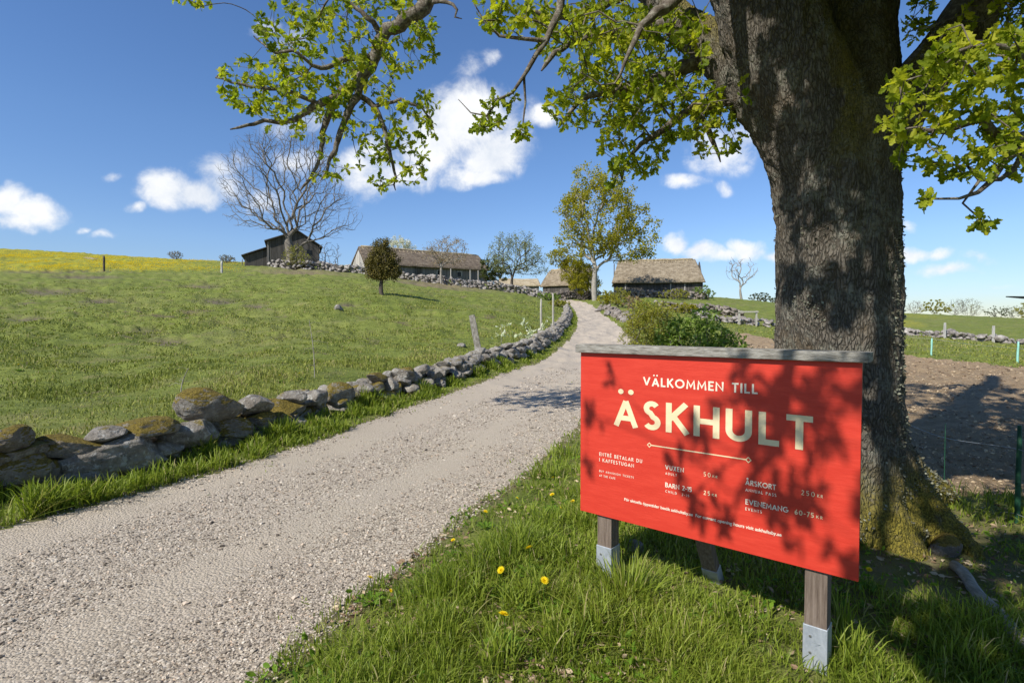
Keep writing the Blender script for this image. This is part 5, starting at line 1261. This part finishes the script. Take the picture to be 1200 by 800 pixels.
    pv = proj(sk.P[:sk.n]); iv = (pv[2] > .3) & (pv[0] > 0) & (pv[0] < 1200) & (pv[1] > 0) & (sk.fix[:sk.n] == 0); r = np.where(iv, np.minimum(r, .0022 * np.maximum(pv[2], 2)), r)
    skip = np.zeros(sk.n, bool); skip[:nmain] = sk.P[:nmain, 2] < 6.1
    V2, F2 = sk.mesh(r, 7, skip=skip, rough=.18)
    mesh_np('branches', V2 - B, F2, M['oak_branch'], root)
    tips = sk.P[np.array(sk.tips)]; par = sk.P[sk.par[np.array(sk.tips)]]; dirs = tips - par; dirs /= np.linalg.norm(dirs, axis=1)[:, None] + 1e-9
    pxx, pyy, dep = proj(tips); inview = (dep > 0) & (pxx > -40) & (pxx < 1240) & (pyy > -40)
    near = inview & (dep < 3.4)
    ob_ = on_board(tips)
    P_, S_, U_, C_ = [], [], [], []
    for i in range(len(tips)):
        k = rng.integers(7, 12) if inview[i] else rng.integers(6, 9)
        s = rng.uniform(.052, .076) if inview[i] else rng.uniform(.10, .15)
        if near[i]: s = rng.uniform(.050, .070)
        if inview[i] and dep[i] > 6.3: s = rng.uniform(.075, .110)
        if not inview[i]: s = rng.uniform(.16, .24); k = rng.integers(10, 15)  # unseen leaves made larger and denser to deepen the cast shade
        if ob_[i] and not inview[i]: s = rng.uniform(.065, .105); k = rng.integers(6, 10)
        tn = rng.uniform(.1, .9)
        for j in range(k):
            back = rng.uniform(0, .05) if j > 2 else 0
            P_.append(tips[i] - dirs[i] * back + rng.normal(size=3) * .006); S_.append(s * rng.uniform(.42, 1.3)); U_.append(dirs[i] * .5 + np.array([0, 0, -.15])); C_.append(np.clip(tn + rng.normal() * .2, 0, 1))
    P_, S_, U_, C_ = map(np.array, (P_, S_, U_, C_))
    leaf_mesh('leaves', M['oak_leaf'], root, leaf_tpl('oak'), P_, S_, rand_rots(rng, len(P_), U_, .75), C_, B)
build_oak()

# ------------------------------------------------------------------ small things in the fields
def post(name, label, px, pyb, d, h, r, mat, lean=(0, 0), sides=8, cat='fence post', group=None, cap=None, square=False):
    P = at(px, pyb, d); z = gz(P.x, P.y); b = MB()
    rnd = random.Random(int(px * 7 + pyb)); n = 6
    pts = [(lean[0] * k / n + rnd.uniform(-.15, .15) * r, lean[1] * k / n, -.35 + (h + .35) * k / n) for k in range(n + 1)]
    b.tube(pts, [r * rnd.uniform(.9, 1.08) * (1 if k < n else .8) for k in range(n + 1)], 4 if square else sides)
    o = b.build(name, mat, None, bevel=0, smooth=not square, loc=(P.x, P.y, z)); tag(o, label, cat, group); return o
post('fence_post', 'thick lichened wooden post leaning left behind the roadside wall', 566, 433, 16.4, 1.42, .135, M['lichen_post'], lean=(-.34, -.1), square=True, cat='post')
st = 'thin stakes standing behind the roadside wall'
post('stake', 'shorter grey stake behind the roadside wall, nearer the photographer', 634, 398, 25, 1.95, .05, M['stake'], group=st, cat='stake')
post('stake', 'taller grey stake behind the roadside wall, farther up the path', 648, 389, 30, 2.2, .055, M['stake'], group=st, cat='stake')
fp = 'fence posts along the dandelion field'
post('fence_post', 'dark post standing in front of the dandelion field', 122, 316, 64, 1.75, .12, M['bark_dark'], group=fp)
post('fence_post', 'pale short post at the right end of the dandelion field', 260, 318, 66, 1.35, .13, M['white_post'], group=fp)
post('fence_post', 'thin distant post between dandelion field and dark barn', 284, 311, 88, 1.1, .07, M['bark'], group=fp)
wp = 'pale posts along the far stone wall right of the oak'
for px, py, d, lab in [(1052, 394, 50, 'pale post of the far wall nearest to the oak trunk'), (1107, 398, 48.5, 'tall pale post in the middle of the far wall on the right'), (1164, 403, 47, 'pale post of the far wall nearest the right frame edge')]:
    post('fence_post', lab, px, py, d, 1.42, .10, M['white_post'], group=wp, square=True)
tp = 'teal plastic posts at the edge of the ploughed field'
for px, py, d, lab in [(1091, 417, 30, 'light teal plastic post at the field edge left of centre between oak and frame edge'), (1192, 428, 25.5, 'light teal plastic post at the field edge by the right frame edge')]:
    post('fence_post', lab, px, py, d, 1.05, .045, M['teal_post'], lean=(.03, 0), group=tp)
post('fence_post', 'dark green metal fence post at the right frame edge', 1192, 611, 4.45, .80, .02, M['green_post'])
post('fence_post', 'thin grey wire stay standing in the bare earth right of the oak', 1106, 585, 5.3, .62, .004, M['green_post'])
# wires of the fence on the right
a = at(1192, 523, 4.45); c = at(1250, 545, 3.6); z0 = at(1058, 505, 6.6)
for k, dz, nm in ((0, -.02, 'upper'), (1, -.55, 'lower')):
    b = MB(); A0 = at(1052, 490, 7.4) + Vector((0, 0, dz * .95)); pts = [A0, (A0 + a) / 2 + Vector((0, 0, dz - .06)), a + Vector((0, 0, dz)), c + Vector((0, 0, dz))]
    pp, rr = resample([tuple(p) for p in pts], [.0022] * 4, .2); b.tube([tuple(p - np.array(a)) for p in pp], list(rr), 5)
    o = b.build('fence_wire', M['wire'], None, loc=tuple(a)); tag(o, f'{nm} thin wire of the fence between the oak and the green post', 'wire', 'wires of the right fence')
# wire along the teal posts
p1, p2, p3 = at(1091, 397, 30), at(1192, 408, 25.5), at(1300, 420, 22); b = MB(); p0 = at(1040, 392, 33)
b.tube([tuple(q - p1) for q in (p0, p1, (p1 + p2) / 2 - Vector((0, 0, .06)), p2, p3)], .006, 4); o = b.build('fence_wire', M['wire'], None, loc=tuple(p1)); tag(o, 'pale wire strung between the two teal posts', 'wire')
# rail gate
P = at(866, 385, 52); zg = gz(P.x, P.y); gt = empty('rail_gate', (P.x, P.y, zg), 'small grey wooden rail gate in the low wall right of the bushes', 'gate')
for x in (0, 1.65):
    b = MB(); b.box((x - .07, -.07, -.3), (x + .07, .07, 1.25)); b.build('post', M['stake'], gt, bevel=.01)
b = MB(); b.box((-.14, -.125, 1.08), (1.8, -.072, 1.22)); b.build('rail', M['stake'], gt, bevel=.008)
# loose stones
def loose(label, px, py, d, s, mat, group=None, rz=0.0, sink=.3, lev=3, seed=0, rnd=False):
    P = ray_ground(px, py) if d is None else at(px, py, d); z = gz(P.x, P.y); rng = np.random.default_rng(seed + int(px)); V, F = cobble(rng, lev) if rnd else rock(rng, lev)
    V = (V * np.array(s) / 2) @ rotm(.1, .1, rz).T
    o = mesh_np('boulder', V, F, mat, loc=(P.x, P.y, z + s[2] * (.5 - sink))); tag(o, label, 'boulder', group)
loose('lone grey boulder on the meadow below the juniper tree', 397, 371, 30, (.48, .4, .42), M['stone'], rz=.4)
loose('small white stone on the meadow left of the leaning post', 541, 407, 20, (.34, .25, .2), M['stone'])
loose('flat pale stone lying on the hilltop of the dandelion field', 108, 306, 88, (2.6, 1.6, .55), M['stone_far'], sink=.4)
for i, (px, py, d, w_) in enumerate([(700, 366, 62, .9), (712, 372, 56, 1.0), (722, 372, 54, .8), (733, 380, 44, 1.1), (727, 377, 48, .7)]):
    loose(['pale grey rubble stone by the path nearest the tall tree', 'second pale rubble stone down the path from the tall tree', 'middle rubble stone of the row right of the path', 'largest rounded rubble stone right of the path, nearest the sign', 'small rubble stone beside the largest one right of the path'][i], px, py, d, (w_, w_ * .7, w_ * .75), M['stone_far'], group='rubble stones right of the path', rz=i)
loose('mossy round stone lying at the foot of the oak roots', 1106, 640, 3.92, (.22, .19, .19), M['stone_moss'], sink=.28, lev=4, rnd=True)
loose('whitish stone half hidden under the left end of the sign', 742, 636, 3.75, (.16, .12, .08), M['stone'], sink=.3, lev=4)
# fallen pole at the lower right
A0 = ray_ground(1118, 668); A1 = ray_ground(1208, 772)
b = MB(); d_ = A1 - A0; n = 12
b.tube([tuple(d_ * (k / n) * 1.25 + Vector((.012 * math.sin(k * 1.3), 0, .028 + .006 * math.sin(k)))) for k in range(n + 1)], [.034 + .006 * k / n for k in range(n + 1)], 12)
o = b.build('fallen_pole', M['log'], None, smooth=True, loc=tuple(A0)); tag(o, 'weathered grey pole lying in the shaded grass at the lower right', 'pole')

# ------------------------------------------------------------------ grass
def blades(name, P, h, wd, mat, label, lean=.5, seed=0, tint=None):
    rng = np.random.default_rng(seed); n = len(P)
    az = rng.uniform(0, 2 * math.pi, n); L = np.stack([np.cos(az), np.sin(az)], 1); bend = np.abs(rng.normal(size=n)) * lean * h + .08 * h
    fa = az + rng.uniform(-1.3, 1.3, n); S = np.stack([-np.sin(fa), np.cos(fa)], 1) * (wd / 2)[:, None]
    def ring(fr, fz, ws):
        c = P[:, :2] + L * (bend * fr)[:, None]; z = P[:, 2] + h * fz
        return np.stack([np.c_[c - S * ws, z], np.c_[c + S * ws, z]], 1)
    tz = 1 / np.sqrt(1 + (bend / h) ** 2)
    a = ring(0, -.03, .8); b = ring(.30, .52 * tz, 1.0); c = ring(.68, .86 * tz, .62); t_ = np.c_[P[:, :2] + L * bend[:, None], P[:, 2] + h * tz * .98][:, None]
    V = np.concatenate([a, b, c, t_], 1).reshape(-1, 3); o = (np.arange(n) * 7)[:, None]
    Q = np.concatenate([o + np.array([0, 1, 3, 2]), o + np.array([2, 3, 5, 4])]); Tr = o + np.array([4, 5, 6])
    tint = np.clip(rng.normal(.42, .22, n), 0, .9) if tint is None else tint
    dry = rng.random(n) < .05; tint = np.where(dry, rng.uniform(.9, 1, n), tint)
    ob = mesh_np(name, V, [Q, Tr], mat, smooth=True, attrs={'tint': np.repeat(tint, 7)}); tag(ob, label, kind='stuff'); return ob
def sample(n, r0, r1, seed, th=48, pw=0):
    rng = np.random.default_rng(seed); u = rng.random(n)
    r = np.exp(np.log(r0) + u * (np.log(r1) - np.log(r0))); t_ = R(rng.uniform(-th, th, n)) if False else np.radians(rng.uniform(-th, th, n))
    return r * np.sin(t_), r * np.cos(t_), rng
def edge_ok(x, y): return path_sd(x, y) + edge_noise(x, y) < 0
# the near verge on the right of the path
x, y, rng = sample(270000, 1.9, 11, 101)
sd = path_sd(x, y); l, r_, _ = path_at(y); k = edge_ok(x, y) & (x > (l + r_) / 2) & ~in_soil(x, y)
x, y, sd = x[k], y[k], sd[k]
cl = fbm(x * 2.4, y * 2.4, seed=70, oct=4); tall = np.clip(.5 + 1.25 * cl, 0.10, 1.25)
edge = np.clip(-sd / .9, .16, 1); oakd = np.hypot(x - 2.7, y - 4.4); wear = np.clip((oakd - .6) / 1.3, .25, 1)
dens = np.clip(.55 + 1.4 * fbm(x * 3.1 + 5, y * 3.1, seed=71, oct=3), .16, 1) * np.clip(edge * 1.5, .3, 1) * np.clip(wear * 1.1, .25, 1)
k = np.random.default_rng(1).random(len(x)) < dens; x, y, tall, edge, wear = x[k], y[k], tall[k], edge[k], wear[k]
z = terrain(x, y); d = np.hypot(x, y); h = (.055 + .165 * tall * edge) * wear * np.random.default_rng(2).uniform(.55, 1.25, len(x))
bd_ = np.abs((x - O_.x) * E2.x + (y - O_.y) * E2.y + .12); ub_ = (x - O_.x) * E1.x + (y - O_.y) * E1.y
h = h * np.where((ub_ > -.3) & (ub_ < 1.9), np.clip(.42 + bd_ * .55, 0, 1), 1)
tn = np.clip(.42 + .35 * fbm(x * 1.2, y * 1.2, seed=72) + np.random.default_rng(3).normal(size=len(x)) * .2, 0, .92)
blades('verge_grass', np.c_[x, y, z], h, (.0022 + .0011 * d) * np.random.default_rng(4).uniform(.6, 1.3, len(x)), M['grass'], 'long tufted spring grass of the verge round the sign', .85, 5, tn)
# strip between the path and the wall
rng = np.random.default_rng(6); n = 60000; yy = np.exp(rng.uniform(np.log(2.6), np.log(60), n)); off = np.abs(rng.normal(size=n)) * .22
off = np.where(rng.random(n) < .7, rng.uniform(0, .75, n), off); l = path_at(yy)[0]; sl_ = np.gradient(PATH[:, 1], PATH[:, 0]); st_ = np.interp(yy, PATH[:, 0], sl_); cs_ = 1 / np.sqrt(1 + st_ ** 2)
x = l - off * cs_ ; y = yy + off * st_ * cs_; k = edge_ok(x, y); x, y, off = x[k], y[k], off[k]
cl = fbm(x * 1.9 + 3, y * 1.9, seed=73, oct=3); tall = np.clip(.38 + 2.1 * cl, .03, 1.35) * np.clip((off - .05) / .4, .12, 1); k = rng.random(len(x)) < np.clip(.12 + tall, .08, 1); x, y, tall = x[k], y[k], tall[k]
d = np.hypot(x, y); h = (.03 + .24 * tall * np.clip(1.15 - d / 60, .6, 1)) * rng.uniform(.6, 1.2, len(x))
blades('roadside_grass', np.c_[x, y, terrain(x, y)], h, .003 + .0014 * d, M['grass'], 'tufts of bright grass between the path and the boulder wall', .5, 7)
# single tall tufts
def tufts(name, spots, label, seed):
    rng = np.random.default_rng(seed); X, Y, H = [], [], []
    for (px, py, rad, hh, n) in spots:
        P = ray_ground(px, py); a = rng.uniform(0, 6.28, n); rr = rad * rng.random(n) ** .7
        X.append(P.x + rr * np.cos(a)); Y.append(P.y + rr * np.sin(a)); H.append(hh * rng.uniform(.5, 1.1, n))
    X, Y, H = map(np.concatenate, (X, Y, H)); k = path_sd(X, Y) < .02; X, Y, H = X[k], Y[k], H[k]
    blades(name, np.c_[X, Y, terrain(X, Y)], H, .0035 + .0011 * np.hypot(X, Y), M['grass'], label, .75, seed)
tufts('wall_tufts', [(38, 606, .10, .34, 130), (62, 600, .12, .30, 150), (98, 592, .10, .27, 110), (130, 586, .12, .28, 140), (160, 575, .10, .24, 100), (192, 566, .14, .24, 140), (225, 556, .12, .20, 120), (262, 548, .14, .22, 130), (300, 536, .14, .20, 120), (335, 522, .18, .18, 130), (8, 620, .12, .24, 110), (395, 504, .2, .2, 130), (450, 486, .2, .2, 120)],
      'tall grass tufts rising against the near boulders', 51)
tufts('verge_tufts', [(735, 705, .14, .26, 230), (700, 748, .10, .24, 160), (610, 712, .12, .20, 160), (560, 705, .10, .18, 120), (520, 745, .12, .19, 160), (455, 770, .12, .17, 130), (655, 770, .10, .22, 150), (585, 780, .10, .20, 130), (655, 655, .12, .16, 110), (800, 775, .10, .20, 130), (1000, 780, .12, .22, 130), (640, 560, .2, .2, 140), (660, 535, .2, .2, 120), (985, 740, .05, .24, 40)],
      'loose long bladed tufts in the lit verge', 52)
# meadow beyond the wall and grass to the right of the path, short
x, y, rng = sample(330000, 5, 62, 103, 46)
l, r_, _ = path_at(y); sd = path_sd(x, y); k = ((x < l - .95) | (x > r_ + .05)) & ~in_soil(x, y) & ~((np.hypot(x, y) < 10.5) & (x > r_)); x, y = x[k], y[k]
cl = fbm(x * .8, y * .8, seed=75, oct=4); d = np.hypot(x, y); h = (.035 + .05 * np.clip(.5 + cl * 1.5, 0, 1.4)) * rng.uniform(.5, 1.4, len(x)) * np.where(x > 0, 1.5, 1)
q_ = proj(np.c_[x, y, terrain(x, y)]); k = (rng.random(len(x)) < np.clip(.6 + 1.1 * cl, .25, 1)) & (scar_of(*q_) < .35 + .5 * rng.random(len(x))); x, y, h, d, cl = x[k], y[k], h[k], d[k], cl[k]
tn = np.clip(.50 + .45 * fbm(x * .35, y * .35, seed=76) + rng.normal(size=len(x)) * .22, 0, .95)
blades('meadow_grass', np.c_[x, y, terrain(x, y)], h, .0011 * d + .001, M['meadow_blade'], 'short grazed grass of the meadow', .7, 8, tn)

# ------------------------------------------------------------------ loose gravel, clods, litter
def bits(name, mat, label, x, y, size, squash, lift, seed, tint=None):
    rng = np.random.default_rng(seed); n = len(x); V0, F0 = ICO[1]; m = len(V0)
    V = V0[None] * (1 + .28 * rng.normal(size=(n, m, 1)).clip(-1.4, 1.4)) * np.stack([rng.uniform(.7, 1.3, n), rng.uniform(.6, 1.1, n), squash * rng.uniform(.6, 1.2, n)], 1)[:, None]
    Rm = rand_rots(rng, n); a = rng.uniform(0, 6.28, n); Rz = np.zeros((n, 3, 3)); Rz[:, 0, 0] = np.cos(a); Rz[:, 0, 1] = -np.sin(a); Rz[:, 1, 0] = np.sin(a); Rz[:, 1, 1] = np.cos(a); Rz[:, 2, 2] = 1
    V = np.einsum('nij,nmj->nmi', Rz, V) * size[:, None, None] + np.c_[x, y, terrain(x, y) + size * lift][:, None]
    F = (np.arange(n) * m)[:, None, None] + F0[None]
    o = mesh_np(name, V.reshape(-1, 3), F.reshape(-1, 3), mat, smooth=False, attrs={'tint': np.repeat(rng.random(n) if tint is None else tint, m)}); tag(o, label, kind='stuff'); return o
x, y, rng = sample(150000, 2.2, 17, 104, 47); sd = path_sd(x, y); k = (sd > -.12) & (fbm(x * 1.6, y * 1.6, seed=80) + rng.normal(size=len(x)) * .35 - 1.2 * (track_of(x, y) - .35) > -.12); x, y = x[k], y[k]
d = np.hypot(x, y); bits('loose_gravel', M['pebble'], 'loose crushed stones strewn over the gravel path', x, y, (.0032 + .0011 * d ** .8) * rng.uniform(.45, 1.45, len(x)) * np.where(rng.random(len(x)) < .03, 1.9, 1), .62, .25, 9)
x, y, rng = sample(42000, 4.5, 34, 105, 47); k = in_soil(x, y) & (fbm(x * .9, y * .9, seed=85) + rng.normal(size=len(x)) * .2 > -.1); x, y = x[k], y[k]; d = np.hypot(x, y)
bits('earth_clods', M['clod'], 'dry crumbly clods and straw on the ploughed field', x, y, (.004 + .0011 * d) * rng.uniform(.4, 1.7, len(x)), .75, .25, 10)
# dead leaves and straw in the verge and below the oak
x, y, rng = sample(15000, 2.0, 9, 106, 47); l, r_, _ = path_at(y); k = edge_ok(x, y) & (x > (l + r_) / 2) & ~in_soil(x, y) & (fbm(x * 2.2, y * 2.2, seed=83) + rng.normal(size=len(x)) * .2 + .55 * np.clip(1.4 - np.hypot(x - 2.6, y - 4.2) / 1.6, 0, 1) > .10); x, y = x[k], y[k]
pos = np.c_[x, y, terrain(x, y) + rng.uniform(.004, .03, len(x))]; up = np.c_[rng.normal(size=(len(x), 2)), rng.normal(size=len(x)) * .15]; rt = rand_rots(rng, len(x), up, .1)
V, F, t_ = scatter(leaf_tpl('oval'), pos, rng.uniform(.02, .055, len(x)), rt, rng.random(len(x))); tag(mesh_np('leaf_litter', V, F, M['litter'], smooth=False, attrs={'tint': t_}), 'dead brown leaves and straw in the grass', kind='stuff')
# shell of small ground leaves in the verge (clover, dandelion rosettes)
x, y, rng = sample(15000, 2.0, 12, 107, 47); l, r_, _ = path_at(y); k = edge_ok(x, y) & ~in_soil(x, y) & ((x > (l + r_) / 2) | (x > l - .8)) & (fbm(x * 1.8 + 20, y * 1.8, seed=84) + rng.normal(size=len(x)) * .15 > .12); x, y = x[k], y[k]
pos = np.c_[x, y, terrain(x, y) + rng.uniform(.01, .05, len(x))]; V, F, t_ = scatter(leaf_tpl('oval'), pos, rng.uniform(.02, .06, len(x)), rand_rots(rng, len(x), np.c_[rng.normal(size=(len(x), 2)), np.full(len(x), .4)], .3), rng.random(len(x)))
tag(mesh_np('ground_herbs', V, F, M['dandelion_leaf'], smooth=False, attrs={'tint': t_}), 'low broad leaved herbs between the grass', kind='stuff')

# ------------------------------------------------------------------ dandelions
def make_head():
    V, F, o = [], [], 0; rng = np.random.default_rng(3); v0, f0 = leaf_tpl('rhomb'); v0 = v0 * [.55, 1, 1]
    for ring, (n, tilt, s) in enumerate([(16, .15, 1.0), (14, .45, .82), (10, .85, .6), (6, 1.25, .42)]):
        for k in range(n):
            a = 2 * math.pi * (k + ring * .5) / n; Rm = np.array(Matrix.Rotation(a, 3, 'Z') @ Matrix.Rotation(tilt, 3, 'X')); V.append((v0 * s * .021) @ Rm.T); F.append(f0 + o); o += len(v0)
    return mesh_np('flower_head', np.vstack(V), np.vstack(F), M['dandelion'], smooth=False, attrs={'tint': rng.random(o)}, link=False)
HEAD = make_head()
b = MB(); b.tube([(0, 0, -.03), (.004, 0, .03), (.006, .002, .075), (0, 0, .108)], [.0022, .0022, .002, .0024], 6)
STEM = b.build('stem', M['dandelion_leaf'], None); STEMM = STEM.data; bpy.data.objects.remove(STEM)
v0, f0 = leaf_tpl('oak'); Vs, Fs, o = [], [], 0
for k in range(7):
    a = 2 * math.pi * k / 7 + .3; Rm = np.array(Matrix.Rotation(a, 3, 'Z') @ Matrix.Rotation(.35, 3, 'X')); Vs.append((v0 * [.75, 1, 1] * .085) @ Rm.T + [0, 0, .006]); Fs.append(f0 + o); o += len(v0)
ROS = mesh_np('rosette', np.vstack(Vs), np.vstack(Fs), M['dandelion_leaf'], smooth=False, attrs={'tint': np.random.default_rng(1).random(o)}, link=False)
SPOTS = [(434, 698, 'dandelion closest to the gravel edge at the bottom of the verge', 1.0), (531, 643, 'small dandelion close to the path beside the lower verge edge', .75), (569, 609, 'dandelion on the path edge halfway to the sign', .85), (606, 588, 'small orange dandelion above the group near the sign', .6), (620, 662, 'large dandelion in the middle of the lit verge', 1.15),
         (587, 687, 'dandelion left of the tall tuft in the middle of the verge', 1.0), (638, 702, 'dandelion just below and right of the large middle one', 1.05), (590, 749, 'lowest dandelion in the foreground grass', 1.15), (647, 588, 'bright dandelion left of the lower corner of the sign', .95), (671, 596, 'dandelion right by the lower left corner of the sign', .85),
         (657, 600, 'tiny dandelion between the two next to the sign corner', .5), (648, 563, 'small dandelion left of the middle of the sign edge', .6), (668, 525, 'tiny dandelion high up at the left sign edge', .6), (1018, 684, 'dandelion in the shade right of the sign', .8), (328, 437, 'dandelion on the meadow left of the bare sapling stick', .9), (351, 434, 'dandelion on the meadow beside the foot of the bare sapling stick', .9), (22, 421, 'dandelion far left on the meadow behind the wall', 1.0), (458, 702, 'faded small dandelion right of the one at the gravel edge', .5)]
for i, (px, py, lab, s) in enumerate(SPOTS):
    P = ray_ground(px, py + 14 * s); root = empty('dandelion', (P.x, P.y, gz(P.x, P.y)), lab, 'dandelion', 'dandelions in the verge', rz=i * 1.7); root.scale = (s * 1.15, s * 1.15, s * 1.5)
    link_obj('stem', STEMM, root); hd = link_obj('flower_head', HEAD, root, (0, 0, .106)); hd.rotation_euler = (-.35 + .2 * math.sin(i), .25 * math.cos(i * 2), 0); link_obj('rosette', ROS, root)
# the far dandelion meadow and sprinkles elsewhere: nobody could count them
rng = np.random.default_rng(44); n = 60000
px = 290 - 350 * rng.random(n) ** .75; dd = rng.uniform(60, 112, n); x = (px - 600) / 640 * dd; y = dd
k = fbm(x * .45, y * .22, seed=90, oct=4) + rng.normal(size=n) * .25 > .22; x, y = x[k], y[k]; k = proj(np.c_[x, y, terrain(x, y)])[1] < 317.5 + 2 * rng.normal(size=len(x)) * .6; x, y = x[k], y[k]; s = rng.uniform(.06, .11, len(x))
pos = np.c_[x, y, terrain(x, y) + rng.uniform(.05, .28, len(x))]
def flower_carpet(pos, s, label, seed):
    rng = np.random.default_rng(seed); V0, F0 = ICO[1]; V0 = V0 * [.5, .5, .28]; V = pos[:, None] + V0[None] * s[:, None, None]; m = len(V0); F = (np.arange(len(pos)) * m)[:, None, None] + F0
    o = mesh_np('dandelion_carpet', V.reshape(-1, 3), F.reshape(-1, 3), M['dandelion'], smooth=False, attrs={'tint': np.repeat(rng.random(len(pos)), m)}); tag(o, label, kind='stuff')
flower_carpet(pos, s, 'carpet of yellow dandelions on the hilltop meadow', 1)

x, y, rng = sample(9000, 2.3, 20, 120, 47); sd = path_sd(x, y); l, r_, _ = path_at(y); lat = (x - l) / (r_ - l)
k = (sd > 0) & (fbm(x * 2.6, y * 2.6, seed=121) + rng.normal(size=len(x)) * .12 - 1.3 * np.minimum(sd, .5) > .0); x, y = x[k], y[k]
if len(x): blades('path_weeds', np.c_[x, y, terrain(x, y)], rng.uniform(.012, .035, len(x)), .003 + .0014 * np.hypot(x, y), M['grass'], 'sparse low weeds creeping into the gravel', 1.0, 12)
